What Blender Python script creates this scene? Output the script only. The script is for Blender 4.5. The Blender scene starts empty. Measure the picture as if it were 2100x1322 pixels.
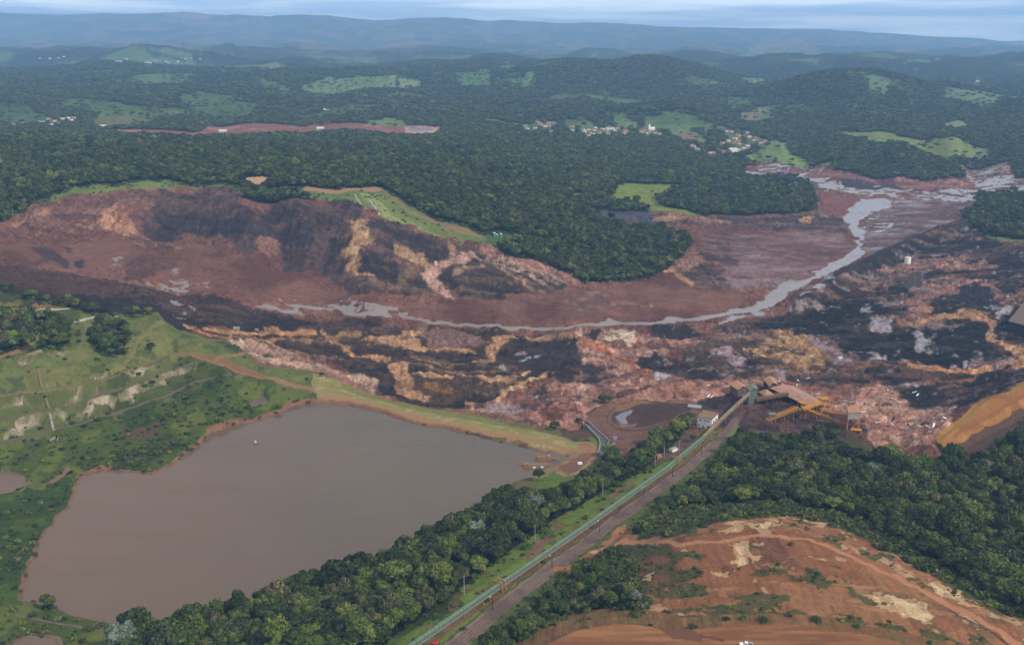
import bpy, math, random
import numpy as np
from mathutils import Vector
R = math.radians
rnd = random.Random(7)
rng = np.random.default_rng(11)
C = bpy.context.scene.collection
S = bpy.context.scene

# ---------------------------------------------------------------- camera, sky, sun, exposure
F = 2100.0; CX, CY = 1050.0, 661.0; HC = 300.0; PY_H = 75.0
TH = math.atan((CY - PY_H) / F); CT, ST = math.cos(TH), math.sin(TH)
cam = bpy.data.cameras.new('camera'); cam.lens = 36; cam.sensor_width = 36
cam.clip_start = 1; cam.clip_end = 60000
camo = bpy.data.objects.new('camera', cam); C.objects.link(camo)
camo.location = (0, 0, HC); camo.rotation_euler = (math.pi / 2 - TH, 0, 0)
S.camera = camo
S.view_settings.view_transform = 'Standard'; S.view_settings.look = 'None'
S.view_settings.exposure = 0.28; S.view_settings.gamma = 1
SUN_EL, SUN_AZ = 42, 126     # azimuth clockwise from +Y: from the right, a little behind the camera
sun = bpy.data.lights.new('sun', 'SUN'); sun.energy = 2.7; sun.angle = R(6); sun.color = (1, .95, .87)
suno = bpy.data.objects.new('sun', sun); C.objects.link(suno)
sd = Vector((math.sin(R(SUN_AZ)) * math.cos(R(SUN_EL)), math.cos(R(SUN_AZ)) * math.cos(R(SUN_EL)), math.sin(R(SUN_EL))))
suno.rotation_euler = (-sd).to_track_quat('-Z', 'Y').to_euler(); suno.location = (900, -200, 900)
W = bpy.data.worlds.new('World'); S.world = W; W.use_nodes = True
nt = W.node_tree; N, L = nt.nodes, nt.links
bg = N['Background']; bg.inputs[1].default_value = .105
sky = N.new('ShaderNodeTexSky'); sky.sky_type = 'NISHITA'; sky.sun_disc = False
sky.sun_elevation = R(SUN_EL); sky.sun_rotation = R(SUN_AZ); sky.altitude = 1000; sky.dust_density = 1.2; sky.ozone_density = 2.0
tc = N.new('ShaderNodeTexCoord')
mp = N.new('ShaderNodeMapping'); mp.inputs['Scale'].default_value = (3.2, 3.2, 60)
L.new(tc.outputs['Generated'], mp.inputs[0])
cn = N.new('ShaderNodeTexNoise'); cn.inputs['Scale'].default_value = 1.3; cn.inputs['Detail'].default_value = 7; cn.inputs['Roughness'].default_value = .55
L.new(mp.outputs[0], cn.inputs[0])
cr = N.new('ShaderNodeValToRGB'); cr.color_ramp.elements[0].position = .44; cr.color_ramp.elements[1].position = .60
L.new(cn.outputs[0], cr.inputs[0])
cc = N.new('ShaderNodeMixRGB'); cc.inputs[1].default_value = (6.2, 8.4, 12.4, 1); cc.inputs[2].default_value = (15.5, 16.4, 17.6, 1)
L.new(cr.outputs[0], cc.inputs[0])
mx = N.new('ShaderNodeMixRGB'); mx.inputs[0].default_value = .78
L.new(sky.outputs[0], mx.inputs[1]); L.new(cc.outputs[0], mx.inputs[2])
# unseen upper sky whitened like cloud to cut blue ambient; horizon band stays blue
sp = N.new('ShaderNodeSeparateXYZ'); L.new(tc.outputs['Generated'], sp.inputs[0])
el = N.new('ShaderNodeMapRange'); el.inputs[1].default_value = .06; el.inputs[2].default_value = .3; L.new(sp.outputs[2], el.inputs[0])
ov = N.new('ShaderNodeMixRGB'); ov.inputs[2].default_value = (4.5, 4.5, 4.4, 1); L.new(el.outputs[0], ov.inputs[0]); L.new(mx.outputs[0], ov.inputs[1]); L.new(ov.outputs[0], bg.inputs[0])
S.cycles.volume_bounces = 2; S.cycles.max_bounces = 5; S.cycles.diffuse_bounces = 2; S.cycles.glossy_bounces = 2
S.cycles.transmission_bounces = 2; S.cycles.use_denoising = True; S.cycles.use_adaptive_sampling = True
S.cycles.adaptive_threshold = .02

# ---------------------------------------------------------------- small helpers
def ray(px, py):
    a = (px - CX) / F; b = (CY - py) / F
    return a, CT + b * ST, -ST + b * CT
def onz(px, py, z):
    a, dy, dz = ray(px, py); t = (z - HC) / dz
    return (a * t, dy * t, z)
def lin(c):
    c = np.asarray(c, float) / 255
    return np.where(c <= .04045, c / 12.92, ((c + .055) / 1.055) ** 2.4)
def tag(o, label=None, cat=None, group=None, kind=None):
    if label: o['label'] = label
    if cat: o['category'] = cat
    if group: o['group'] = group
    if kind: o['kind'] = kind
    return o
def hash2(xi, yi, s):
    h = (xi.astype(np.int64) * 374761393 + yi.astype(np.int64) * 668265263 + s * 974634777) & 0xFFFFFFFF
    h = ((h ^ (h >> 13)) * 1274126177) & 0xFFFFFFFF
    h = h ^ (h >> 16)
    return (h & 0xFFFF).astype(np.float32) / 65535
def vn(x, y, s):
    xf, yf = np.floor(x), np.floor(y); tx, ty = (x - xf).astype(np.float32), (y - yf).astype(np.float32)
    tx = tx * tx * (3 - 2 * tx); ty = ty * ty * (3 - 2 * ty)
    a = hash2(xf, yf, s); b = hash2(xf + 1, yf, s); c = hash2(xf, yf + 1, s); d = hash2(xf + 1, yf + 1, s)
    return (a + (b - a) * tx) * (1 - ty) + (c + (d - c) * tx) * ty
def fbm(x, y, s, o=4, g=.5):
    t = 0; a = 1; n = 0
    for k in range(o):
        t = t + a * vn(x, y, s + 17 * k); n += a; a *= g; x = x * 2.03 + 3.1; y = y * 2.03 - 1.7
    return t / n - .5
def sstep(a, b, x):
    t = np.clip((x - a) / (b - a), 0, 1); return t * t * (3 - 2 * t)

# ---------------------------------------------------------------- the terrain's height field
# grid: columns at constant X/Y, rows at 1/Y, so cells grow with distance from where one looks
vs = [17.0]
while vs[-1] < 1950:
    v = vs[-1]
    vs.append(v + (.28 if v < 46 else .9 if v < 140 else 1.2 if v < 380 else 1.3 if v < 680 else 1.7 if v < 1500 else 3))
V = np.array(vs[::-1]); Yr = F * HC / V                      # near to far
U = np.concatenate([np.arange(-1950, -1235, 14), np.arange(-1235, 1235.1, 1.9), np.arange(1249, 1951, 14)])
NR, NC = len(V), len(U)
def uv_of(X, Y): return F * X / Y, F * HC / Y
CP = []          # control points X, Y, Z
def cp(*pts):
    for px, py, z in pts: CP.append(onz(px, py, z))
def cpy(px, Y, z):
    CP.append(((px - CX) / F * Y / 1.035, Y, z))
# near ground
cp((1528, 1318, 70), (1300, 1300, 69), (1800, 1318, 70), (1150, 1318, 66), (1700, 1290, 70),
   (1560, 1075, 60), (1400, 1090, 56), (1700, 1100, 60), (1560, 1180, 66), (1750, 1180, 66), (1900, 1230, 67), (1450, 1230, 65), (1290, 1110, 37),
   (1900, 1160, 58), (2060, 1280, 66), (2150, 1300, 64), (1560, 1030, 40), (1350, 1040, 29), (1800, 1060, 42), (1950, 1120, 46), (2080, 1180, 46),
   (1700, 960, 17), (1850, 960, 18), (2050, 960, 26), (2100, 900, 30), (2050, 1060, 30), (1600, 880, 12), (1500, 930, 17), (1560, 980, 24), (1440, 1000, 20),
   (860, 1322, 48), (1020, 1200, 38), (1230, 1075, 28), (1400, 950, 19), (1490, 870, 14), (1190, 1200, 41), (1050, 1290, 49), (950, 1322, 50),
   (700, 1322, 42), (500, 1322, 26), (300, 1322, 15), (750, 1230, 30), (900, 1180, 32), (950, 1100, 24), (1100, 1060, 24), (1200, 990, 19), (1050, 1010, 15), (640, 1195, 13.5), (880, 1115, 13.5), (440, 1250, 13.5),
   (0, 1322, 15), (100, 1290, 14), (0, 1200, 17), (0, 1080, 16), (60, 990, 13), (200, 940, 16), (100, 920, 18), (350, 900, 17), (500, 830, 17), (-200, 1100, 22), (-200, 900, 32))
# left abutment and its terraces
cp((0, 907, 22), (83, 887, 22.5), (167, 867, 23), (233, 847, 24), (333, 813, 27), (400, 782, 31), (467, 767, 34),
   (0, 863, 31), (83, 840, 31.5), (157, 827, 32), (250, 797, 34), (333, 763, 37), (400, 743, 40),
   (0, 812, 42), (93, 804, 42), (173, 789, 42), (233, 775, 42), (287, 752, 42), (353, 727, 42), (420, 735, 41),
   (0, 735, 56), (60, 690, 64), (0, 660, 71), (100, 628, 74), (60, 640, 72), (160, 640, 70), (215, 648, 67), (325, 650, 62), (140, 700, 60), (230, 700, 55), (340, 680, 55), (400, 700, 48), (300, 720, 48),
   (0, 605, 82), (70, 618, 78), (-200, 640, 80), (-200, 800, 50), (450, 715, 42), (520, 765, 28), (600, 780, 21), (500, 800, 21))
# mud surface below the dam
cp((1100, 872, 7), (967, 855, 7), (845, 835, 8), (756, 810, 11), (700, 775, 15), (600, 745, 22), (520, 715, 30), (430, 690, 40), (380, 668, 47),
   (700, 720, 14), (850, 720, 9), (1000, 750, 6), (1000, 700, 5), (1150, 720, 4), (900, 800, 8), (1150, 820, 7), (1250, 760, 4), (1350, 780, 5), (1300, 815, 8), (1430, 800, 8), (1330, 860, 7), (1300, 845, 4), (1250, 900, 12), (1400, 850, 12),
   (1600, 820, 7), (1720, 860, 8), (1850, 880, 8), (1800, 810, 6), (1550, 740, 4), (1700, 720, 2), (1850, 720, 3), (2000, 760, 4), (2000, 680, 4), (2100, 650, 5), (1950, 600, 3), (2080, 560, 4), (1800, 620, 0), (1700, 640, 0),
   (1950, 870, 9), (2100, 830, 16), (2300, 700, 20), (2300, 560, 10))
# stream line and valley
cp((350, 585, 36), (430, 590, 32), (380, 640, 34), (520, 628, 25), (600, 630, 21), (700, 632, 17), (815, 640, 11), (950, 667, 6), (1100, 673, 3), (1267, 660, 1), (1400, 655, -1), (1525, 638, -3), (1590, 610, -5), (1714, 545, -8), (1760, 490, -10), (1770, 430, -12), (1860, 410, -13), (2050, 397, -14), (1740, 392, -14), (1600, 355, -16), (2000, 350, -16), (1850, 380, -13),
   (1000, 625, 13), (1150, 600, 15), (1250, 620, 10), (1400, 600, 5), (1450, 560, 2), (1600, 540, -3), (1550, 480, -4), (1680, 470, -7), (1900, 480, -6), (1870, 450, -9), (1450, 455, 0), (1300, 445, 3))
# failed dam basin
cp((450, 560, 38), (600, 575, 31), (700, 605, 22), (800, 615, 18), (560, 600, 30), (400, 530, 50), (300, 530, 56), (200, 540, 58), (100, 500, 64), (0, 520, 68), (100, 555, 62), (0, 570, 70), (200, 600, 58), (100, 600, 68), (300, 620, 52), (450, 640, 36), (310, 500, 56), (-200, 520, 80),
   (330, 492, 57), (420, 485, 54), (500, 535, 44), (600, 555, 35), (680, 560, 30), (580, 490, 52), (200, 470, 70), (260, 440, 80), (150, 440, 80), (50, 450, 80),
   (0, 450, 88), (60, 424, 92), (150, 397, 95), (300, 385, 96), (440, 388, 93), (500, 405, 90), (600, 412, 88), (715, 409, 82), (743, 420, 78), (780, 438, 71), (847, 462, 58), (900, 483, 48), (943, 500, 41), (990, 503, 36), (1033, 518, 30), (1117, 538, 20), (1197, 577, 12),
   (500, 400, 89), (760, 560, 38), (850, 500, 46), (900, 540, 34), (940, 580, 26), (1000, 560, 27), (1080, 585, 19), (930, 610, 16), (780, 600, 23),
   (350, 375, 95), (600, 395, 91), (760, 392, 82), (850, 430, 68), (950, 465, 50), (1010, 490, 38), (1100, 500, 30), (1200, 520, 19), (1280, 570, 10), (1380, 545, 5), (1410, 495, 3))
# forest behind
cp((0, 400, 98), (100, 370, 100), (-200, 380, 104), (0, 320, 112), (150, 330, 108), (300, 330, 104), (500, 350, 96), (700, 360, 88), (850, 370, 78), (1000, 400, 62), (1100, 440, 42), (1200, 470, 24), (1150, 400, 38), (1000, 350, 60), (850, 320, 72), (600, 310, 90), (300, 290, 104), (100, 285, 110), (-200, 290, 118),
   (450, 285, 88), (700, 285, 74), (900, 285, 58), (1100, 330, 34), (1250, 360, 12), (1310, 400, 5), (1450, 400, 2), (1600, 400, -4), (1660, 420, -9), (1400, 340, 6), (1500, 335, -6), (1550, 330, -12), (1250, 300, 22), (1000, 300, 45), (1400, 310, 8),
   (2050, 440, -2), (2100, 420, 4), (2050, 480, 0), (2250, 440, 12), (1650, 335, -10), (1800, 350, -6), (1900, 350, -6), (2090, 350, -8), (1720, 320, 14), (1850, 320, 22), (1940, 345, 2), (1800, 290, 30), (1950, 300, 30), (2080, 310, 20), (2250, 300, 30))
# towards the mountains
cp((1080, 262, 22), (1250, 265, 14), (1340, 265, 14), (1500, 300, 2), (1570, 290, 8), (1600, 315, 2), (1450, 280, 10), (900, 268, 30), (650, 262, 36), (450, 264, 40), (200, 262, 48), (50, 250, 52), (0, 240, 60), (-200, 240, 60), (300, 245, 56), (600, 235, 50), (800, 245, 44), (1000, 240, 40))
for px, Y, z in [(-300, 4200, 90), (0, 4000, 80), (250, 4100, 75), (700, 4200, 60), (1000, 4200, 50), (1300, 4100, 40), (1600, 4000, 30), (1900, 4100, 40), (2300, 4000, 40),
                 (-300, 6500, 110), (100, 6500, 110), (500, 6800, 115), (900, 6000, 90), (1300, 7000, 80), (1700, 6500, 70), (2100, 6500, 80), (2400, 6500, 80),
                 (-300, 9300, 150), (200, 9300, 150), (600, 9400, 145), (1000, 9200, 140), (1400, 9500, 120), (1800, 9500, 110), (2200, 9500, 100),
                 (-300, 15000, 170), (300, 15000, 165), (800, 15000, 150), (1300, 15500, 110), (1800, 16000, 80), (2300, 16000, 60)]:
    cpy(px, Y, z)
SKY = [(-400, 40), (-200, 34), (0, 31), (75, 26), (200, 31), (300, 28), (365, 29), (425, 24), (500, 27), (590, 37), (690, 30), (800, 40), (925, 37), (1000, 45), (1050, 45), (1130, 50), (1215, 48), (1350, 55), (1475, 60), (1600, 62), (1800, 70), (1950, 82), (2100, 95), (2300, 97)]
CPn = np.array(CP)
pu, pv = uv_of(CPn[:, 0], CPn[:, 1])
ps = 1.0
cc0 = 12.0
def ker(a, b, c, d): return np.sqrt((a - c) ** 2 + (b - d) ** 2 + cc0 ** 2)
n = len(pu)
A = ker(pu[:, None], pv[:, None], pu[None], pv[None]) + np.eye(n) * -.8
P = np.c_[np.ones(n), pu, pv]
M = np.block([[A, P], [P.T, np.zeros((3, 3))]])
w = np.linalg.solve(M, np.r_[CPn[:, 2], 0, 0, 0])
Uc = np.arange(-1970, 1980, 8.0); Vc = np.concatenate([np.arange(14, 60, 1.0), np.arange(60, 700, 4.0), np.arange(700, 1980, 8.0)])
Hc = np.empty((len(Vc), len(Uc)))
for i, v in enumerate(Vc):
    Hc[i] = ker(Uc[:, None], v, pu[None], pv[None]) @ w[:n] + w[n] + w[n + 1] * Uc + w[n + 2] * v
fi = np.interp(V, Vc, np.arange(len(Vc))); fj = np.interp(U, Uc, np.arange(len(Uc)))
i0 = np.clip(fi.astype(int), 0, len(Vc) - 2); j0 = np.clip(fj.astype(int), 0, len(Uc) - 2)
ti = (fi - i0)[:, None]; tj = (fj - j0)[None]
HF = (Hc[i0][:, j0] * (1 - ti) * (1 - tj) + Hc[i0 + 1][:, j0] * ti * (1 - tj) + Hc[i0][:, j0 + 1] * (1 - ti) * tj + Hc[i0 + 1][:, j0 + 1] * ti * tj)
GU, GV = np.meshgrid(U, V); GY = F * HC / GV; GX = GU * GY / F
# hills standing in the middle distance: px, crest row, distance, half width (px), half depth (m)
HILLS = [(1230, 124, 5600, 170, 700), (1420, 132, 5500, 130, 600), (1690, 154, 4500, 130, 480), (1360, 208, 3750, 80, 260), (1255, 226, 3650, 50, 180), (430, 196, 4000, 120, 420), (1830, 266, 3150, 120, 300), (700, 150, 5600, 200, 600),
         (130, 150, 5600, 260, 700), (950, 118, 6900, 200, 700), (560, 120, 7000, 140, 600), (330, 104, 8000, 200, 700), (1950, 175, 4800, 160, 400), (1600, 110, 7600, 180, 700), (2000, 118, 7800, 200, 800), (300, 232, 3500, 70, 200), (60, 212, 3700, 90, 300), (1050, 150, 5200, 90, 350), (850, 185, 4700, 120, 400), (1560, 215, 4000, 70, 250)]
for px, py, Y0, ru, rY in HILLS:
    a, dy, dz = ray(px, py); zc = HC + dz / dy * Y0; u0 = F * a / dy
    j = np.argmin(abs(U - u0)); i = np.argmin(abs(Yr - Y0))
    g = np.exp(-((GU - u0) / ru) ** 2 - ((GY - Y0) / rY) ** 2)
    HF += max(zc - HF[i, j], 0) * g
far = sstep(2500, 4500, GY)
HF += far * (170 * (fbm(GX / 900, GY / 900, 3, 4) - .0) * (.5 + sstep(4000, 9000, GY)) + 60 * (.2 - abs(fbm(GX / 520, GY / 620, 5, 3)) * 1.6))
# mountain range
sk = np.interp(GU / 1.037 + CX, [s[0] for s in SKY], [s[1] for s in SKY])
crest = HC + (PY_H - sk) / F * 24000 * .928
spur = abs(fbm(GX / 2600, GY / 5200, 9, 5, .55)) * 2.6
mt = sstep(15500, 23800, GY - 2500 * fbm(GX / 4500, GY * 0, 8, 2)) * (GY < 24300) + (GY >= 24300) * np.clip(1 - (GY - 24300) / 9000, 0, 1)
front = 1 - sstep(21500, 24000, GY)
crest = crest + 150 * fbm(GX / 1700, GY * 0 + 3, 12, 4, .6)
HF = HF * (1 - mt) + mt * (crest - front * spur * 420)
HF += (1 - sstep(2500, 3500, GY)) * 2.2 * fbm(GX / 45, GY / 45, 21, 3)

def ridge(pts, half, sl_near, sl_far=None, blend=1):
    """raise an embankment: crest polyline (px,py,z), half width of its flat top, side slopes"""
    global HF
    sl_far = sl_far or sl_near
    W3 = [onz(*p) for p in pts]
    x0, x1 = min(p[0] for p in W3) - 120, max(p[0] for p in W3) + 120; y0, y1 = min(p[1] for p in W3) - 120, max(p[1] for p in W3) + 120
    m = (GX > x0) & (GX < x1) & (GY > y0) & (GY < y1); X, Y = GX[m], GY[m]
    best = np.full(X.shape, -1e9)
    for p, q in zip(W3, W3[1:]):
        dx, dy = q[0] - p[0], q[1] - p[1]; l2 = dx * dx + dy * dy
        t = np.clip(((X - p[0]) * dx + (Y - p[1]) * dy) / l2, 0, 1)
        ex, ey = X - p[0] - t * dx, Y - p[1] - t * dy; d = np.hypot(ex, ey)
        side = (dx * ey - dy * ex) > 0
        s = np.where(side, sl_far, sl_near)
        best = np.maximum(best, p[2] + (q[2] - p[2]) * t - s * np.maximum(0, d - half))
    HF[m] = np.maximum(HF[m], best)
def bench(pts, half, fall):
    """cut a level bed for a road: blends the ground to the polyline's height"""
    W3 = [onz(*p) for p in pts]
    x0, x1 = min(p[0] for p in W3) - 60, max(p[0] for p in W3) + 60; y0, y1 = min(p[1] for p in W3) - 60, max(p[1] for p in W3) + 60
    m = (GX > x0) & (GX < x1) & (GY > y0) & (GY < y1); X, Y = GX[m], GY[m]
    bd = np.full(X.shape, 1e9); bz = np.zeros(X.shape)
    for p, q in zip(W3, W3[1:]):
        dx, dy = q[0] - p[0], q[1] - p[1]; l2 = dx * dx + dy * dy
        t = np.clip(((X - p[0]) * dx + (Y - p[1]) * dy) / l2, 0, 1)
        d = np.hypot(X - p[0] - t * dx, Y - p[1] - t * dy); z = p[2] + (q[2] - p[2]) * t
        k = d < bd; bd[k] = d[k]; bz[k] = z[k]
    f = 1 - sstep(half, half + fall, bd)
    HF[m] = HF[m] * (1 - f) + bz * f
LAKE_Z = 12.0
DAM = [(480, 752, 34), (540, 774, 26), (617, 794, 19), (700, 812, 15.6), (850, 848, 14.8), (1000, 879, 14.6), (1120, 904, 14.6), (1200, 925, 14.6)]
ridge(DAM, 5, .3, .3)
RAILB = [(1640, 612, 9), (1720, 562, 7), (1800, 522, 5), (1880, 485, 3), (1985, 448, 1)]
ridge(RAILB, 5, .5)        # railway bank
ridge([(1927, 905, 21), (1975, 868, 24), (2040, 830, 27), (2120, 790, 30), (2250, 730, 34)], 9, .5)      # haul ramp
bench([(862, 1345, 50), (1000, 1240, 41), (1180, 1120, 31), (1300, 1037, 25), (1390, 968, 20), (1500, 872, 14)], 12, 9)
for q in ([(-60, 815, 42), (0, 810, 42), (93, 801, 42), (173, 787, 42), (233, 773, 42), (287, 750, 42), (353, 725, 42)], [(-60, 875, 31), (0, 863, 31), (83, 840, 31.5), (157, 827, 32), (250, 797, 34), (333, 763, 37), (400, 743, 40)], [(-60, 920, 22), (0, 907, 22), (83, 887, 22.5), (167, 867, 23), (233, 847, 24), (333, 813, 27), (400, 782, 31), (467, 767, 34)]): bench(q, 3.2, 3)
# haul road terrace at the bottom with its bank
HAUL = [(1105, 1320), (1183, 1285), (1262, 1272), (1330, 1278), (1393, 1286), (1450, 1282), (1524, 1276), (1629, 1279), (1760, 1299), (1838, 1314), (1950, 1345), (2300, 1480), (1900, 1700), (1000, 1700), (1010, 1400)]
# ---------------------------------------------------------------- from photo points to ground points
def hit(px, py, lift=0.0):
    """first point where the line of sight through a photo pixel meets the ground (raised by lift)"""
    a, dy, dz = ray(px, py); u = F * a / dy
    j = np.clip(np.interp(u, U, np.arange(NC)), 0, NC - 1.001); j0 = int(j); t = j - j0
    col = HF[:, j0] * (1 - t) + HF[:, j0 + 1] * t + lift
    z = HC + dz / dy * Yr
    below = z <= col
    if not below.any(): k = NR - 1; Y = Yr[k]
    else:
        k = int(np.argmax(below))
        if k == 0: Y = Yr[0]
        else:
            g0, g1 = z[k - 1] - col[k - 1], z[k] - col[k]; s = g0 / (g0 - g1) if g0 != g1 else 0
            Y = Yr[k - 1] + (Yr[k] - Yr[k - 1]) * s
    return a / dy * Y, Y, HC + dz / dy * Y
def ground_z(X, Y):
    X, Y = np.asarray(X, float), np.asarray(Y, float)
    u, v = uv_of(X, Y)
    i = np.clip(np.interp(-v, -V, np.arange(NR)), 0, NR - 1.001); j = np.clip(np.interp(u, U, np.arange(NC)), 0, NC - 1.001)
    i0, j0 = i.astype(int), j.astype(int); a, b = i - i0, j - j0
    return HF[i0, j0] * (1 - a) * (1 - b) + HF[i0 + 1, j0] * a * (1 - b) + HF[i0, j0 + 1] * (1 - a) * b + HF[i0 + 1, j0 + 1] * a * b
def uvpoly(pts, lift=0.0, dense=True):
    out = []
    for k, p in enumerate(pts):
        out.append(uv_of(*hit(p[0], p[1], lift)[:2]))
    return np.array(out)
def inpoly(P, x, y):
    c = np.zeros(x.shape, bool); n = len(P)
    for k in range(n):
        x1, y1 = P[k]; x2, y2 = P[k - 1]
        if y1 == y2: continue
        m = ((y1 > y) != (y2 > y)) & (x < (x2 - x1) * (y - y1) / (y2 - y1) + x1); c ^= m
    return c
def box_of(P, pad):
    i = np.where((V > P[:, 1].min() - pad) & (V < P[:, 1].max() + pad))[0]; j = np.where((U > P[:, 0].min() - pad) & (U < P[:, 0].max() + pad))[0]
    if len(i) == 0 or len(j) == 0: return None
    return slice(i[0], i[-1] + 1), slice(j[0], j[-1] + 1)
# ragged natural edges: lookups are displaced by noise in the ground plane
GW = np.clip(GY / 1000, .25, 4)
RX, RY = GX / GY * 44.0, 52.0 * np.log(GY)
def norm(a, s=.17): return a * (s / a.std())
NZ1 = norm(fbm(RX, RY, 31, 5, .52), .42); NZ2 = norm(fbm(RX, RY, 47, 5, .52), .42)
def poly_mask(pts, rag=5.0, lift=0.0):
    P = uvpoly(pts, lift); m = np.zeros(GU.shape, bool); b = box_of(P, 20)
    if b: m[b] = inpoly(P, GU[b] + NZ1[b] * rag * 2, GV[b] + NZ2[b] * rag * 1.6)
    return m
def stroke_mask(pts, rag=4.0):
    """pts: (px, py, half width in photo pixels)"""
    P = uvpoly(pts); wd = [p[2] for p in pts]; m = np.zeros(GU.shape, bool); b = box_of(P, max(wd) * 2 + 20)
    if not b: return m
    x, y = GU[b] + NZ1[b] * rag * 2, GV[b] + NZ2[b] * rag * 1.6; r = np.zeros(x.shape, bool)
    for k in range(len(P) - 1):
        (x1, y1), (x2, y2) = P[k], P[k + 1]; dx, dy = x2 - x1, y2 - y1; l2 = dx * dx + dy * dy + 1e-9
        t = np.clip(((x - x1) * dx + (y - y1) * dy) / l2, 0, 1)
        r |= np.hypot(x - x1 - t * dx, y - y1 - t * dy) < wd[k] + (wd[k + 1] - wd[k]) * t
    m[b] = r; return m

# ---------------------------------------------------------------- lake and haul road shapes (change the heights first)
LAKE = [(660, 828), (700, 831), (760, 842), (850, 866), (950, 889), (1050, 911), (1120, 926), (1165, 938), (1140, 952), (1105, 972), (1050, 990), (1040, 1010), (1000, 1050), (880, 1125), (760, 1175), (640, 1205), (440, 1262), (280, 1300), (238, 1279), (190, 1271), (150, 1262), (110, 1245), (45, 1232), (50, 1180), (90, 1100), (140, 1040), (156, 1000), (170, 975), (205, 966), (240, 962), (285, 971), (310, 973), (335, 962), (360, 945), (390, 925), (420, 906), (440, 886), (500, 866), (560, 850), (600, 835), (640, 826)]
PONDS = [[(-60, 968), (10, 966), (40, 972), (55, 988), (40, 1005), (0, 1014), (-60, 1020)], [(30, 1308), (60, 1302), (110, 1308), (130, 1340), (20, 1345)], [(508, 826), (522, 818), (540, 815), (548, 822), (535, 830), (515, 832)]]
def plane_poly(pts, z): return np.array([uv_of(*onz(p[0], p[1], z)[:2]) for p in pts])
LP = plane_poly(LAKE, LAKE_Z)
lake = np.zeros(GU.shape, bool); b = box_of(LP, 20); lake[b] = inpoly(LP, GU[b] + NZ1[b] * 6, GV[b] + NZ2[b] * 4)
def blur(a, n):
    for _ in range(n):
        a = (a + np.roll(a, 1, 0) + np.roll(a, -1, 0)) / 3; a = (a + np.roll(a, 1, 1) + np.roll(a, -1, 1)) / 3
    return a
lf = blur(lake.astype(np.float32), 4)
nearlake = blur(lake.astype(np.float32), 22) > .006
lw_ = np.clip(blur(lake.astype(np.float32), 16) * 2.1, 0, 1)
HF = np.where(lake, np.minimum(HF, LAKE_Z - .3 - 3 * np.clip(lf * 2 - 1, 0, 1)), np.where(nearlake, np.maximum(HF * (1 - lw_) + (LAKE_Z + .5) * lw_, LAKE_Z + .35), HF))
pond = np.zeros(GU.shape, bool)
POND_Z = []
for q in PONDS:
    zz = min(hit(*p)[2] for p in q); P = plane_poly(q, zz); b = box_of(P, 20); k = np.zeros(GU.shape, bool)
    if b: k[b] = inpoly(P, GU[b] + NZ1[b] * 5, GV[b] + NZ2[b] * 4)
    pond |= k; wk = np.clip(blur(k.astype(np.float32), 12) * 2.2, 0, 1); HF = np.where(k, zz - .6, HF * (1 - wk) + (zz + .4) * wk); POND_Z.append(zz + .1)
HP = plane_poly(HAUL, 70); haul = np.zeros(GU.shape, bool); b = box_of(HP, 20); haul[b] = inpoly(HP, GU[b], GV[b])
hs = blur(haul.astype(np.float32), 5)
HF = HF * (1 - hs) + 70 * hs
# the cut bank above the haul road
BANK = [(1040, 1330), (1090, 1296), (1131, 1268), (1210, 1250), (1288, 1247), (1367, 1258), (1398, 1265), (1471, 1260), (1576, 1257), (1681, 1262), (1786, 1284), (1890, 1303), (1995, 1330), (2050, 1500), (2300, 1600), (1000, 1600)]

# ---------------------------------------------------------------- what covers the ground where
fields = np.zeros(GU.shape, bool); COL = np.zeros(GU.shape + (3,), np.float32); WET = np.zeros(GU.shape, np.float32)
def paint(m, c, wet=0.0, a=1.0):
    COL[m] = COL[m] * (1 - a) + lin(c).astype(np.float32) * a
    WET[m] = wet
nA = norm(fbm(GX / 60, GY / 90, 61, 5, .6)); nB = norm(fbm(GX / 300, GY / 500, 67, 4)); nC = norm(fbm(GX / 9, GY / 14, 71, 4, .6))
FOREST = (30, 42, 24)
COL[:] = lin(FOREST)
forest = np.ones(GU.shape, bool)
def clear(m):
    forest[m] = False
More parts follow.
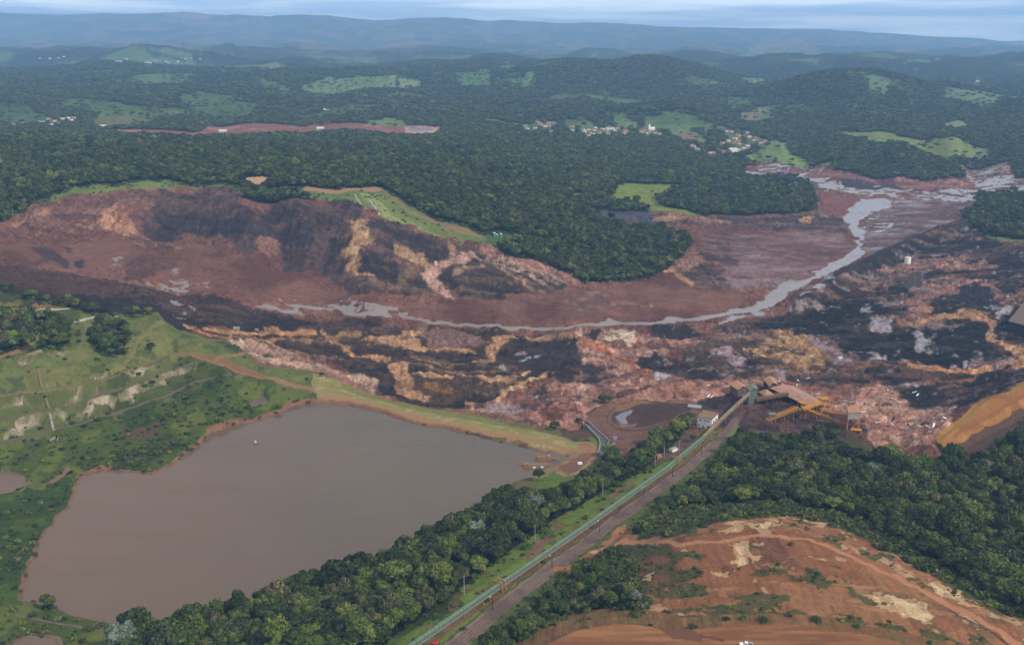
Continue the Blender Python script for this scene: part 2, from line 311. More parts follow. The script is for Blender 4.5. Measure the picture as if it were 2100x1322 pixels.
# far pastures: natural patchwork + the traced fields; pasture green, with sunlit patches put into the brighter tones
nP = norm(fbm(GX / 420, GY / 620, 83, 5, .55), .14)
past = (GY > 3300) & (nP > .17)
paint(past, (92, 112, 58)); clear(past)
gr = (GY > 3300) & (nP < -.2); paint(gr, (62, 76, 44))
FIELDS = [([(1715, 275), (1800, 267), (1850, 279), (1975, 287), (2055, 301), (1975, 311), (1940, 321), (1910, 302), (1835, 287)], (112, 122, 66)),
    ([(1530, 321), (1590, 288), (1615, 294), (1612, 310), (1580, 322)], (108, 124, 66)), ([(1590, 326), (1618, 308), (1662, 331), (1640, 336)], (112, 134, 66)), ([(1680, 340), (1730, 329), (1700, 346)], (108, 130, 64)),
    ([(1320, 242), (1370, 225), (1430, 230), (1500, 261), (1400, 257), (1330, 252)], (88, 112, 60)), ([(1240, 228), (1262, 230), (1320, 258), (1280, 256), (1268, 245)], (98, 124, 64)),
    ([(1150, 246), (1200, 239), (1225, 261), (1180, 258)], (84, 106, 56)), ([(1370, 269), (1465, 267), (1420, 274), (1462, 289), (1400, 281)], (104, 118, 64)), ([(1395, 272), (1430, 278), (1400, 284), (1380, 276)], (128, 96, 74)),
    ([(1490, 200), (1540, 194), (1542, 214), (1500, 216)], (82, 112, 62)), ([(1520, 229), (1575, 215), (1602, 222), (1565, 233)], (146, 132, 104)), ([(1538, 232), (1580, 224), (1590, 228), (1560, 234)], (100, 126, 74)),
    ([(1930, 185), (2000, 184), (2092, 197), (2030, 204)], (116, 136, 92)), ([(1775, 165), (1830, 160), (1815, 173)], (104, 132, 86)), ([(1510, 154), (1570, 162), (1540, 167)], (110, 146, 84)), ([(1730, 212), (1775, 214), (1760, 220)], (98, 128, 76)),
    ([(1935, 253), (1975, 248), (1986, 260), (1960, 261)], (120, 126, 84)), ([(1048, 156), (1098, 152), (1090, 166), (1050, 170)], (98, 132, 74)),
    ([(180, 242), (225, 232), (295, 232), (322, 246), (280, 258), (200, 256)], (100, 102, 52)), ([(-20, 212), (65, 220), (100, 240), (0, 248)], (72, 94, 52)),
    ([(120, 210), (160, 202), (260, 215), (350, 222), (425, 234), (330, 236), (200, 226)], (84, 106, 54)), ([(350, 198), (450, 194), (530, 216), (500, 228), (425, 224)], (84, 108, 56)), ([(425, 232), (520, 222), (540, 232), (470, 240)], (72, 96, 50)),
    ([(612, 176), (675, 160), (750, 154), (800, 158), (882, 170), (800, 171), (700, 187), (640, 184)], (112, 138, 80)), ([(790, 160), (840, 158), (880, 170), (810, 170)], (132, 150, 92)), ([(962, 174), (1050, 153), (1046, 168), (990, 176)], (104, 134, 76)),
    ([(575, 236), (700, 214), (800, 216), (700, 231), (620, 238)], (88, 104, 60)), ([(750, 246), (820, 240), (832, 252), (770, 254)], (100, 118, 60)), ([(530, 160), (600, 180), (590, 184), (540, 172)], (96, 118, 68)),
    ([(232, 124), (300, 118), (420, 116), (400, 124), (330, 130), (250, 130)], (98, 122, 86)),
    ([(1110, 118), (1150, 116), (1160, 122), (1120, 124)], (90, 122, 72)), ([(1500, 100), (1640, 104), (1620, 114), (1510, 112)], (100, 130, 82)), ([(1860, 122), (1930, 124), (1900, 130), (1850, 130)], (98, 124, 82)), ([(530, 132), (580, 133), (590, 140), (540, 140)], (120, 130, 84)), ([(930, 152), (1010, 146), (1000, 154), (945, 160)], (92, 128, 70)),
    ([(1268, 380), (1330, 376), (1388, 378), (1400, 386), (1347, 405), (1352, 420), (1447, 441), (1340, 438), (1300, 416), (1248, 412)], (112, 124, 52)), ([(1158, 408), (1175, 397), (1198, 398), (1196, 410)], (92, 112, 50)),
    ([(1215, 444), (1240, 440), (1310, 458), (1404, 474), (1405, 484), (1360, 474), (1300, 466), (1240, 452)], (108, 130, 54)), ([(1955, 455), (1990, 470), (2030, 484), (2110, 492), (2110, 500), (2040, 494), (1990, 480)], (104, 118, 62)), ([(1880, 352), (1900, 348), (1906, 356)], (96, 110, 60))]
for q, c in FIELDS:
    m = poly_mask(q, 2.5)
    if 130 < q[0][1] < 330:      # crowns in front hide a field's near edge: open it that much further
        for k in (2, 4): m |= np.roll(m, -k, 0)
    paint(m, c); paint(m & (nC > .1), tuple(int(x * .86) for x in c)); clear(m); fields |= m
for q in [[(1298, 408), (1320, 404), (1330, 412), (1306, 416)]]:
    paint(poly_mask(q, 2), (120, 112, 66))
red = poly_mask([(185, 261), (260, 266), (400, 272), (430, 257), (550, 254), (650, 257), (800, 259), (906, 260), (895, 280), (830, 281), (650, 276), (500, 281), (420, 284), (300, 280)], 2); paint(red, (122, 80, 66)); clear(red)
paint(red & (NZ1 > .35), (150, 106, 88)); m = poly_mask([(635, 251), (720, 244), (722, 248), (640, 254)], 1.5); paint(m, (140, 80, 58)); clear(m)
paint(poly_mask([(828, 262), (900, 262), (880, 276), (835, 273)], 1), (172, 138, 118)); redpond = poly_mask([(836, 262), (890, 264), (880, 270), (842, 270)], 1); paint(redpond, (120, 112, 118), .8)

# --- left abutment with terraces
G1 = poly_mask([(-300, 585), (0, 597), (40, 607), (72, 613), (77, 625), (107, 623), (133, 628), (160, 633), (187, 643), (217, 643), (267, 647), (323, 643), (340, 662), (377, 680), (427, 697), (465, 699), (501, 721), (534, 750), (651, 762), (683, 778), (756, 806), (845, 831), (967, 851), (1088, 879), (1176, 905), (1225, 895), (1235, 925), (1215, 950), (1130, 985), (1100, 985), (1040, 985), (900, 900), (660, 840), (500, 880), (380, 940), (300, 975), (160, 985), (50, 1235), (200, 1275), (240, 1300), (230, 1400), (-300, 1400)], 2)
G1 |= nearlake & (GU < -250) & ~lake
clear(G1)
paint(G1, (70, 78, 38)); paint(G1 & (nA > .02), (86, 92, 44)); paint(G1 & (nA < -.14), (56, 66, 32)); paint(G1 & (nC > .2), (98, 98, 54), 0, .6)
up = poly_mask([(140, 600), (330, 640), (430, 697), (560, 752), (700, 790), (500, 760), (400, 728), (300, 735), (230, 770), (170, 780), (0, 805), (0, 735), (110, 740), (180, 690), (160, 640)], 4)
paint(up, (92, 98, 50)); paint(up & (nA > .1), (104, 104, 56)); paint(up & (nA < -.1), (82, 90, 46)); paint(up & (nB > .12), (104, 94, 60), 0, .6); paint(up & (nC > .2), (112, 108, 66), 0, .6); paint(up & (nC < -.2), (62, 72, 38), 0, .7)
low = poly_mask([(0, 925), (90, 895), (230, 860), (340, 820), (410, 788), (500, 775), (560, 800), (650, 830), (500, 872), (380, 935), (300, 975), (170, 975), (140, 1040), (40, 1235), (230, 1290), (230, 1400), (-200, 1400), (-200, 900)], 6)
paint(low, (68, 80, 34)); paint(low & (nA > .04), (88, 96, 40)); paint(low & (nB > .12), (76, 66, 46)); paint(low & (nA < -.14), (52, 68, 32))
paint(poly_mask([(245, 870), (290, 862), (340, 868), (350, 880), (300, 900), (240, 895)], 10), (86, 66, 52))
bl = poly_mask([(-100, 1010), (150, 985), (140, 1040), (60, 1180), (45, 1240), (-100, 1260)], 8); paint(bl, (50, 70, 30)); paint(bl & (nA > .1), (66, 80, 32))
# slopes of pale scree
for q in [[(0, 868), (90, 845), (170, 832), (250, 802), (330, 768), (395, 748), (390, 760), (330, 790), (240, 830), (160, 860), (80, 878), (0, 896)], [(120, 796), (230, 776), (300, 748), (330, 742), (300, 766), (220, 796), (130, 812)], [(0, 822), (75, 812), (78, 822), (40, 832), (0, 838)], [(183, 833), (273, 800), (262, 822), (200, 842)], [(37, 726), (90, 718), (140, 714), (138, 726), (60, 742), (36, 738)], [(0, 800), (60, 800), (180, 782), (190, 774), (233, 760), (230, 770), (120, 796), (0, 808)], [(260, 805), (330, 778), (378, 758), (370, 772), (290, 805)], [(30, 870), (100, 855), (160, 845), (150, 862), (60, 880)], [(395, 750), (412, 742), (408, 758)], [(130, 727), (150, 720), (145, 732), (120, 738)]]:
    m = poly_mask(q, 5); paint(m & (nC > -.2), (112, 106, 76), 0, .75); paint(m & (nC > .04), (138, 124, 102), 0, .85); paint(m & (nC > .2), (160, 144, 124))
paint(poly_mask([(20, 648), (30, 635), (105, 621), (147, 630), (57, 646)], 1.5), (112, 92, 56))
paint(poly_mask([(0, 622), (35, 622), (40, 632), (0, 640)], 1.5), (122, 90, 66))
road = np.zeros(GU.shape, bool)
def track(pts, c, w=None, rag=1.2, keep=True):
    m = stroke_mask([p if len(p) == 3 else (*p, w) for p in pts], rag); paint(m, c); clear(m)
    if keep: road[m] = True
    return m
ROADS = [([(-60, 815), (0, 810), (93, 801), (173, 787), (233, 773), (287, 750), (333, 732), (353, 725), (400, 726)], (122, 100, 70), 2.0), ([(-60, 875), (0, 863), (83, 840), (157, 827), (250, 797), (333, 763), (400, 743)], (100, 90, 72), 2.2),
    ([(-60, 920), (0, 907), (83, 887), (167, 867), (233, 847), (333, 813), (400, 782), (467, 767), (500, 765)], (100, 90, 74), 2.2), ([(395, 725, 4), (450, 740, 6), (500, 757, 7), (540, 773, 6), (617, 793, 5), (700, 812, 4.5), (850, 848, 4.5), (1000, 879, 4.5), (1120, 904, 4.5), (1200, 925, 5)], (130, 102, 70), 4),
    ([(-20, 738), (0, 730), (43, 717), (73, 697), (87, 683), (82, 675), (64, 669)], (136, 102, 66), 3)]
for pts, c, w_ in ROADS: track(pts, c, w_)
m = stroke_mask([(400, 725, 2.5), (440, 735, 4.5), (500, 757, 5.5), (540, 772, 4)], 2); paint(m, (122, 84, 60))
for pts, c, w_ in [([(230, 768), (267, 733), (290, 690), (320, 668), (345, 660)], (112, 108, 62), 3), ([(0, 770), (90, 745), (160, 715), (175, 680)], (96, 104, 56), 3.5), ([(440, 738), (480, 728), (520, 722)], (126, 104, 68), 2.5)]: track(pts, c, w_, 2, False)
for pts in [[(57, 647), (153, 631)], [(140, 665), (240, 648)]]: paint(stroke_mask([(*p, 1.6) for p in pts], .3), (168, 164, 150))
# dam: crest grass, downstream grass, riprap on the lake side
dm = poly_mask([(640, 765), (690, 780), (760, 806), (845, 831), (967, 851), (1088, 879), (1180, 905), (1225, 905), (1235, 925), (1210, 945), (1165, 938), (1050, 908), (850, 862), (700, 828), (655, 826), (640, 800)], 2); clear(dm)
paint(dm, (132, 122, 74)); paint(dm & (nC > .12), (150, 136, 88))
paint(poly_mask([(700, 786), (845, 828), (967, 851), (1088, 879), (1085, 884), (960, 860), (840, 838), (700, 798)], 2), (112, 112, 58))
m = poly_mask([(655, 822), (700, 826), (850, 858), (1050, 902), (1165, 930), (1165, 942), (1050, 914), (850, 870), (700, 836), (655, 830)], 2); paint(m, (112, 86, 62)); paint(m & (nC > .05), (140, 112, 84)); paint(m & (nC < -.15), (84, 62, 46))
m = stroke_mask([(655, 806, 3), (700, 816, 3.5), (850, 852, 4), (1000, 884, 4), (1120, 909, 4), (1200, 930, 5)], 1.5); paint(m, (146, 112, 82)); road[m] = True
tip = poly_mask([(1100, 965), (1140, 950), (1165, 936), (1195, 922), (1230, 930), (1215, 950), (1180, 972), (1120, 985), (1090, 985)], 3); paint(tip, (132, 106, 80)); paint(tip & (nA > 0), (142, 120, 88)); clear(tip)
paint(poly_mask([(1150, 958), (1190, 932), (1220, 930), (1200, 955), (1160, 975)], 3), (118, 84, 68))
paint(poly_mask([(1190, 893), (1210, 884), (1228, 905), (1232, 925), (1225, 925), (1215, 905)], 2), (96, 116, 56))
paint(poly_mask([(1190, 905), (1225, 915), (1222, 940), (1180, 915)], 3), (142, 104, 76))

# --- right abutment of the broken dam
G2 = poly_mask([(60, 425), (95, 405), (150, 385), (200, 378), (270, 373), (340, 372), (450, 378), (500, 386), (560, 386), (640, 388), (700, 386), (735, 388), (795, 390), (830, 412), (870, 440), (900, 453), (960, 466), (1000, 482), (1018, 492), (1015, 512), (943, 505), (880, 478), (780, 445), (700, 415), (480, 400), (300, 395), (150, 402)], 3)
clear(G2); paint(G2, (92, 106, 54)); paint(G2 & (nA > .08), (104, 114, 60))
m = poly_mask([(735, 398), (770, 400), (800, 440), (860, 465), (930, 488), (940, 500), (860, 470), (790, 445)], 2); paint(m, (130, 136, 80))
for pts, c, w_ in [([(624, 385), (660, 388), (700, 392), (785, 388)], (150, 116, 88), 4), ([(785, 390), (812, 412), (838, 436), (870, 450), (905, 460), (940, 470), (1000, 488), (996, 500)], (124, 104, 72), 2.6), ([(905, 460), (940, 485), (950, 498)], (120, 100, 70), 2.4)]: track(pts, c, w_, 2)
for pts in [[(728, 400), (741, 420)], [(760, 413), (778, 438)]]: paint(stroke_mask([(*p, 1.4) for p in pts], .3), (160, 158, 146))
m = poly_mask([(500, 366), (540, 362), (552, 366), (530, 379)], 2); paint(m, (178, 142, 112)); clear(m)
m = poly_mask([(490, 362), (562, 362), (550, 395), (512, 396)], 2); clear(m)
m = poly_mask([(470, 392), (560, 380), (640, 392), (640, 405), (560, 405)], 4); paint(m, (62, 82, 42))

# --- the mud
MUD = [(-300, 455), (0, 455), (25, 440), (60, 425), (100, 412), (150, 398), (200, 392), (250, 388), (300, 385), (350, 388), (380, 385), (440, 388), (480, 390), (505, 402), (490, 412), (540, 415), (600, 412), (640, 410), (700, 410), (715, 408), (743, 420), (780, 438), (813, 453), (847, 462), (877, 472), (900, 483), (920, 485), (943, 500), (960, 493), (990, 503), (1013, 508), (1033, 517), (1067, 530), (1117, 537), (1140, 552), (1167, 557), (1197, 577), (1233, 579), (1280, 578), (1340, 568), (1372, 548), (1395, 528), (1416, 508), (1414, 484), (1401, 476), (1363, 471), (1307, 463), (1243, 448), (1200, 440), (1200, 428), (1243, 431), (1320, 437), (1440, 441), (1474, 440), (1525, 441), (1585, 440), (1628, 436), (1667, 434), (1675, 420), (1671, 398), (1663, 383), (1650, 373), (1628, 366), (1585, 364), (1534, 364), (1525, 351), (1530, 341), (1568, 334), (1594, 330), (1611, 336), (1671, 343), (1714, 347), (1757, 356), (1834, 360), (1868, 364), (1928, 364), (1976, 366), (1980, 356), (1958, 339), (1958, 330), (2070, 334), (2078, 351), (2100, 364), (2250, 372), (2250, 397), (2100, 399), (2010, 404), (2001, 416), (2006, 430), (1973, 442), (1984, 460), (2014, 473), (2027, 490), (2057, 495), (2100, 500), (2160, 508), (2500, 520), (2500, 700), (2200, 740), (2100, 783), (2054, 808), (2013, 819), (1986, 846), (1931, 884), (1915, 900), (1937, 935), (1890, 944), (1836, 942), (1800, 920), (1770, 900), (1700, 892), (1600, 885), (1530, 875), (1470, 850), (1430, 840), (1381, 821), (1321, 821), (1269, 826), (1238, 832), (1214, 838), (1205, 850), (1200, 866), (1188, 885), (1143, 878), (1095, 875), (1071, 865), (1030, 860), (967, 849), (845, 829), (756, 804), (683, 776), (651, 760), (534, 748), (501, 719), (465, 697), (427, 695), (377, 678), (340, 660), (323, 641), (267, 645), (217, 641), (187, 641), (160, 631), (133, 626), (107, 621), (77, 623), (72, 611), (40, 605), (0, 595), (-300, 580)]
mud = poly_mask(MUD, 2.5); clear(mud)
BR, DK, PK, TAN, GY_ = (104, 70, 60), (44, 36, 35), (150, 112, 98), (160, 120, 84), (132, 124, 130)
paint(mud, BR, .08); paint(mud & (nA > .06), (114, 78, 66), .08); paint(mud & (nA < -.1), (90, 58, 50), .08)
# marbling of spread tailings: a noise folded along the flow
def marble(s, sx, sy, k=3.0):
    qx = fbm(GX / sx, GY / sy, s, 4, .55); qy = fbm(GX / sx + 9, GY / sy + 4, s + 3, 4, .55)
    return fbm(GX / sx + k * qx, GY / sy + k * qy, s + 7, 5, .62)
MB1 = norm(marble(101, 85, 36)); MB2 = norm(marble(131, 48, 17, 3.0))
def region(pts, base, wet=.1, rag=5, tones=()):
    m = poly_mask(pts, rag) & mud; paint(m, base, wet)
    for nz, lo, hi, c in tones: paint(m & (nz > lo) & (nz < hi), c, wet)
    return m
def streak(pts, c, w_=None, rag=3.5, wet=.05):
    m = stroke_mask([p if len(p) == 3 else (*p, w_) for p in pts], rag) & mud; paint(m, c, wet); paint(m & (nC > .14), tuple(int(x * 1.14) for x in c), wet); paint(m & (nC < -.2), tuple(int(x * .78) for x in c), wet)
# basin walls
gul = norm(fbm(GX / 5 + 2 * nA, GY / 60, 151, 4, .6))
up1 = region([(-50, 450), (60, 425), (150, 398), (320, 386), (320, 440), (300, 490), (380, 500), (300, 520), (200, 470), (100, 480), (-50, 480)], (104, 72, 62), .08, 5, [(gul, .1, 9, (128, 94, 78)), (MB2, .1, 9, (84, 58, 54))])
for q in [[(75, 425), (95, 418), (105, 432), (80, 438)], [(30, 448), (70, 444), (60, 462), (20, 460)], [(195, 440), (240, 420), (270, 440), (305, 492), (260, 485), (215, 465)], [(250, 420), (272, 418), (280, 432), (262, 440)]]: region(q, (150, 104, 80), .08, 6, [(gul, .08, 9, (170, 126, 98)), (gul, -9, -.12, (116, 78, 64))])
region([(320, 388), (480, 390), (505, 404), (495, 415), (600, 413), (715, 409), (743, 420), (735, 460), (712, 520), (708, 560), (745, 605), (715, 608), (660, 562), (600, 555), (585, 545), (580, 505), (565, 494), (556, 512), (500, 532), (478, 500), (468, 482), (400, 482), (330, 494), (308, 490), (298, 470), (312, 440)], (64, 50, 49), .08, 7, [(gul, .06, 9, (78, 60, 57)), (gul, -9, -.12, (50, 40, 41)), (MB2, .16, 9, (92, 68, 62))])
region([(330, 450), (400, 440), (470, 455), (560, 450), (640, 470), (640, 500), (560, 490), (470, 480), (400, 482), (320, 492)], (46, 39, 43), .08, 9, [(gul, .1, 9, (62, 50, 50))])
region([(520, 490), (560, 480), (575, 500), (580, 530), (545, 530), (530, 510)], (120, 86, 74), .08, 5, [(gul, -9, -.05, (84, 60, 54))])
region([(258, 575), (262, 545), (290, 520), (340, 515), (370, 525), (355, 545), (300, 560), (285, 578)], (78, 54, 48), .08, 4, [(gul, .05, 9, (96, 66, 56))])
region([(70, 512), (95, 505), (120, 520), (140, 540), (132, 550), (105, 535), (78, 522)], (66, 50, 48), .08, 4); region([(128, 500), (155, 508), (142, 520)], (66, 50, 48), .08, 3); region([(150, 540), (170, 534), (170, 546), (155, 550)], (56, 44, 44), .08, 3)
region([(-300, 535), (0, 540), (67, 550), (133, 560), (253, 580), (290, 592), (347, 602), (433, 609), (500, 625), (553, 642), (643, 662), (700, 652), (760, 654), (790, 662), (720, 684), (643, 672), (567, 676), (483, 675), (433, 667), (383, 690), (300, 690), (-300, 690)], (52, 40, 37), .08, 4, [(MB1, .1, 9, (68, 50, 45)), (MB2, .2, 9, (80, 58, 52)), (nA, -9, -.12, (40, 32, 31))])
region([(-100, 585), (0, 540), (133, 562), (253, 582), (200, 600), (60, 590)], (72, 50, 44), .08, 8)
# middle slump at the right of the basin
region([(730, 430), (780, 442), (850, 467), (900, 487), (940, 502), (960, 497), (1000, 507), (1060, 532), (1110, 547), (1170, 580), (1150, 600), (1050, 606), (960, 613), (930, 610), (880, 592), (790, 607), (745, 605), (708, 545), (735, 480)], (52, 43, 42), .08, 5, [(MB2, .12, 9, (86, 66, 56)), (MB1, .16, 9, (104, 78, 66)), (MB2, -9, -.14, (40, 35, 36))])
region([(710, 447), (747, 437), (763, 443), (750, 463), (767, 483), (767, 503), (747, 517), (733, 537), (740, 560), (773, 577), (773, 592), (743, 573), (713, 550), (707, 533), (717, 493), (723, 467)], (150, 116, 84), .08, 8, [(nC, .1, 9, (168, 134, 100)), (nC, -9, -.16, (104, 80, 62))])
streak([(813, 513, 4), (840, 523, 7), (862, 535, 8), (877, 543, 5)], (146, 116, 88)); streak([(917, 497, 4), (922, 508, 6), (933, 517, 5)], (140, 108, 88)); streak([(827, 562), (850, 555), (870, 556)], (104, 80, 62), 6)
streak([(975, 523, 4), (940, 530, 6), (917, 537, 7), (890, 552, 9), (878, 566, 8), (885, 576, 8), (900, 588, 8), (915, 600, 6), (930, 611, 3)], (158, 124, 108))
streak([(930, 560), (965, 550), (990, 545)], (130, 100, 74), 4); streak([(830, 550), (815, 575), (840, 590), (880, 600)], (88, 70, 54), 5)
for pts, w_, c in [([(970, 525), (1000, 533), (1033, 543), (1060, 555), (1083, 567), (1110, 580), (1133, 592)], 2.6, (156, 128, 112)), ([(1000, 526), (1040, 533), (1067, 542), (1117, 560), (1150, 575), (1167, 584)], 3, (152, 122, 108)), ([(1027, 553), (1050, 566), (1073, 580), (1107, 595)], 3, (146, 116, 90)), ([(1000, 540), (1040, 556), (1090, 588), (1120, 600)], 2.2, (132, 104, 84)), ([(1060, 548), (1100, 562), (1140, 582)], 2.2, (150, 118, 104)), ([(990, 506), (1033, 523), (1083, 537), (1133, 553), (1187, 577)], 6, (136, 98, 88))]: streak(pts, c, w_, 4)
# lower debris field
BAND = [(MB1, .12, .2, (120, 90, 66)), (MB2, .2, 9, (70, 54, 46)), (MB2, -9, -.16, (36, 31, 32)), (MB1, -.03, .005, (84, 62, 52))]
region([(420, 690), (480, 682), (640, 674), (720, 672), (860, 668), (1000, 672), (1150, 685), (1185, 700), (1193, 740), (1185, 765), (1130, 780), (1060, 800), (1000, 832), (900, 830), (840, 824), (790, 802), (760, 777), (700, 747), (620, 727), (540, 717), (470, 702)], (50, 39, 36), .08, 4, BAND)
region([(857, 681), (886, 671), (947, 677), (995, 693), (983, 711), (926, 713), (882, 707)], (114, 86, 78), .08, 3); region([(841, 782), (880, 785), (959, 790), (975, 810), (919, 826), (870, 815)], (72, 54, 42), .08, 5); streak([(870, 790), (900, 795), (925, 800)], (118, 84, 54), 5)
streak([(380, 668), (440, 677), (501, 683), (562, 677), (643, 683)], TAN, 5.5); streak([(395, 677), (432, 691), (513, 697), (580, 692)], (150, 108, 76), 3.5)
streak([(659, 681), (683, 701), (708, 713), (732, 730), (801, 735)], TAN, 4); streak([(670, 700), (700, 690), (740, 690)], (120, 92, 66), 5); streak([(590, 690, 4), (620, 700, 8), (650, 702, 4)], (120, 92, 66))
region([(736, 700), (780, 690), (818, 690), (830, 680), (850, 672), (885, 667), (865, 680), (850, 695), (870, 705), (882, 713), (840, 717), (800, 712), (770, 708)], (162, 124, 92), .15, 4, [(nC, -9, -.14, (112, 84, 66))])
streak([(865, 709), (926, 717), (979, 718)], TAN, 2.6); streak([(838, 718), (860, 738), (886, 745), (926, 750), (999, 738)], (140, 108, 80), 2.6); streak([(840, 722), (875, 733), (930, 742)], (98, 74, 58), 3)
region([(791, 746), (821, 739), (835, 750), (840, 774), (850, 797), (884, 812), (845, 813), (817, 803), (808, 776), (800, 758)], (164, 124, 92), .15, 4, [(nC, -9, -.18, (128, 96, 72))])
streak([(853, 766), (870, 770), (886, 774), (947, 772), (1007, 778), (1048, 780), (1075, 768), (1090, 760)], (166, 130, 96), 3.4); streak([(825, 744), (870, 752), (930, 762), (1000, 766)], (124, 94, 72), 2.2)
streak([(1019, 820, 6), (1032, 803, 5), (1072, 790, 4), (1100, 780, 4), (1121, 772, 3)], (166, 130, 96)); streak([(959, 823), (980, 828), (1002, 834)], (150, 118, 86), 4)
region([(1064, 687), (1032, 687), (1011, 697), (999, 721), (1003, 738), (1015, 747), (1022, 721), (1036, 707), (1060, 698)], (166, 126, 90), .15, 4, [(nC, -9, -.16, (128, 94, 68))])
region([(1050, 705), (1100, 697), (1185, 702), (1192, 742), (1160, 765), (1100, 765), (1040, 752), (1030, 730)], (44, 36, 37), .08, 5, [(MB2, .2, 9, (58, 46, 44))])
for p in [(1070, 725), (1090, 732), (1075, 737), (1030, 757), (1050, 774)]: region([(p[0] - 9, p[1] + 1), (p[0] + 2, p[1] - 3), (p[0] + 10, p[1]), (p[0], p[1] + 3)], (150, 144, 150), .8, 5)
streak([(1070, 688), (1110, 694), (1150, 692), (1180, 700)], (140, 110, 84), 4, 8)
region([(465, 697), (521, 703), (570, 713), (627, 734), (683, 750), (744, 762), (777, 782), (770, 802), (704, 779), (651, 760), (600, 752), (582, 752), (534, 742), (500, 717)], (142, 112, 96), .1, 4, [(MB2, .1, 9, (164, 134, 114)), (MB2, -9, -.1, (100, 78, 68)), (NZ2, .6, 9, (74, 60, 54)), (nC, .2, 9, (176, 150, 130))])
region([(640, 750), (700, 765), (760, 795), (830, 822), (760, 806), (683, 778)], (132, 90, 80), .08, 4, [(MB2, .1, 9, (150, 112, 98))])
# pink debris before the plant
region([(1180, 680), (1250, 672), (1330, 680), (1420, 700), (1330, 745), (1340, 772), (1500, 780), (1600, 775), (1700, 800), (1720, 830), (1500, 850), (1400, 830), (1300, 830), (1205, 850), (1190, 890), (1080, 868), (1000, 847), (930, 836), (1020, 825), (1100, 800), (1185, 768), (1197, 740)], (132, 94, 80), .08, 6, [(MB1, .08, 9, (154, 114, 98)), (MB2, .14, 9, (110, 74, 64)), (MB2, -9, -.14, (166, 130, 112)), (NZ1, .7, 9, (92, 64, 60)), (MB1, -9, -.2, (70, 56, 55)), (nC, .26, 9, (186, 150, 134))])
region([(1060, 850), (1100, 830), (1180, 835), (1200, 850), (1185, 885), (1100, 872)], (122, 80, 70), .08, 6, [(nC, .05, 9, (146, 102, 88)), (nC, -9, -.12, (92, 58, 52))])
region([(1000, 830), (1050, 822), (1075, 838), (1040, 852), (1000, 850)], (138, 114, 114), .7, 4)
region([(1380, 790), (1500, 782), (1560, 790), (1500, 815), (1300, 822), (1290, 805)], (148, 106, 90), .08, 6, [(nC, .16, 9, (168, 128, 110)), (nC, -9, -.18, (118, 80, 66))])
region([(1260, 815), (1300, 800), (1330, 788), (1335, 793), (1300, 808), (1270, 820)], (76, 52, 48), .08, 3)
for q in [[(1185, 752), (1200, 742), (1265, 752), (1240, 760), (1200, 768)], [(1190, 775), (1225, 762), (1235, 775), (1200, 785)], [(1130, 780), (1180, 768), (1185, 782), (1150, 790)], [(1075, 800), (1110, 792), (1120, 805), (1085, 812)]]: region(q, (56, 46, 46), .08, 5)
region([(1232, 690), (1260, 675), (1295, 672), (1303, 685), (1290, 702), (1240, 700)], (190, 168, 148), .1, 6, [(nC, -9, -.1, (120, 96, 86))]); region([(1195, 690), (1228, 672), (1240, 680), (1215, 700)], (46, 40, 42), .08, 4)
streak([(1200, 706, 5), (1225, 713, 6), (1250, 722, 5), (1285, 745, 5), (1330, 768, 5)], (158, 96, 62), None, 6)
region([(1300, 742), (1314, 729), (1345, 723), (1381, 735), (1429, 748), (1500, 767), (1500, 779), (1357, 776), (1333, 760)], (42, 36, 36), .08, 4, [(NZ2, .62, 9, (120, 92, 68)), (MB2, .16, 9, (60, 48, 46))])
region([(1335, 665), (1400, 668), (1440, 690), (1380, 700), (1340, 690)], (44, 37, 38), .08, 5)
region([(1340, 768), (1352, 765), (1390, 775), (1345, 779)], (160, 148, 150), .7, 3)
# mixed dark/ochre field
DKT = [(MB1, .14, 9, (120, 90, 72)), (MB2, .14, 9, (92, 70, 62)), (MB1, -9, -.17, (30, 28, 31)), (MB2, -9, -.19, (132, 108, 104)), (MB1, .03, .06, (78, 60, 54))]
DKT2 = [(MB1, .2, 9, (112, 82, 68)), (MB2, .2, 9, (78, 58, 52)), (MB1, -9, -.17, (22, 20, 22)), (MB2, -9, -.27, (132, 112, 110)), (MB1, .05, .07, (74, 56, 50))]
region([(1420, 700), (1480, 672), (1560, 655), (1680, 690), (1760, 730), (1790, 780), (1700, 800), (1600, 772), (1500, 778), (1400, 735)], (60, 48, 45), .08, 6, DKT)
region([(1573, 681), (1629, 677), (1654, 699), (1684, 729), (1693, 763), (1650, 768), (1610, 740), (1543, 728), (1520, 712), (1560, 700)], (150, 116, 82), .08, 9, [(nC, .12, 9, (168, 134, 100)), (MB2, -9, -.08, (70, 56, 50)), (nC, -9, -.2, (86, 66, 54))])
region([(1640, 690), (1670, 693), (1720, 710), (1750, 745), (1720, 752), (1690, 725)], (136, 116, 118), .08, 8, [(NZ2, .4, 9, (84, 68, 66))])
for q in [[(1465, 722), (1490, 712), (1520, 735), (1545, 750), (1500, 745)], [(1593, 760), (1615, 765), (1612, 780), (1595, 775)]]: region(q, (140, 120, 122), .08, 6)
region([(1970, 450), (2060, 497), (2100, 507), (2300, 515), (2500, 600), (2500, 740), (2100, 780), (2010, 818), (1960, 842), (1900, 852), (1830, 842), (1790, 775), (1750, 722), (1690, 690), (1600, 672), (1500, 682), (1560, 660), (1640, 610), (1740, 545), (1850, 490)], (30, 27, 28), .08, 5, DKT2)
region([(1650, 640), (1760, 600), (1820, 630), (1900, 680), (2020, 660), (2030, 720), (1960, 745), (1850, 742), (1760, 730), (1700, 690)], (22, 20, 22), .08, 8, [(MB2, .22, 9, (56, 48, 48)), (MB1, .22, 9, (62, 52, 50))])
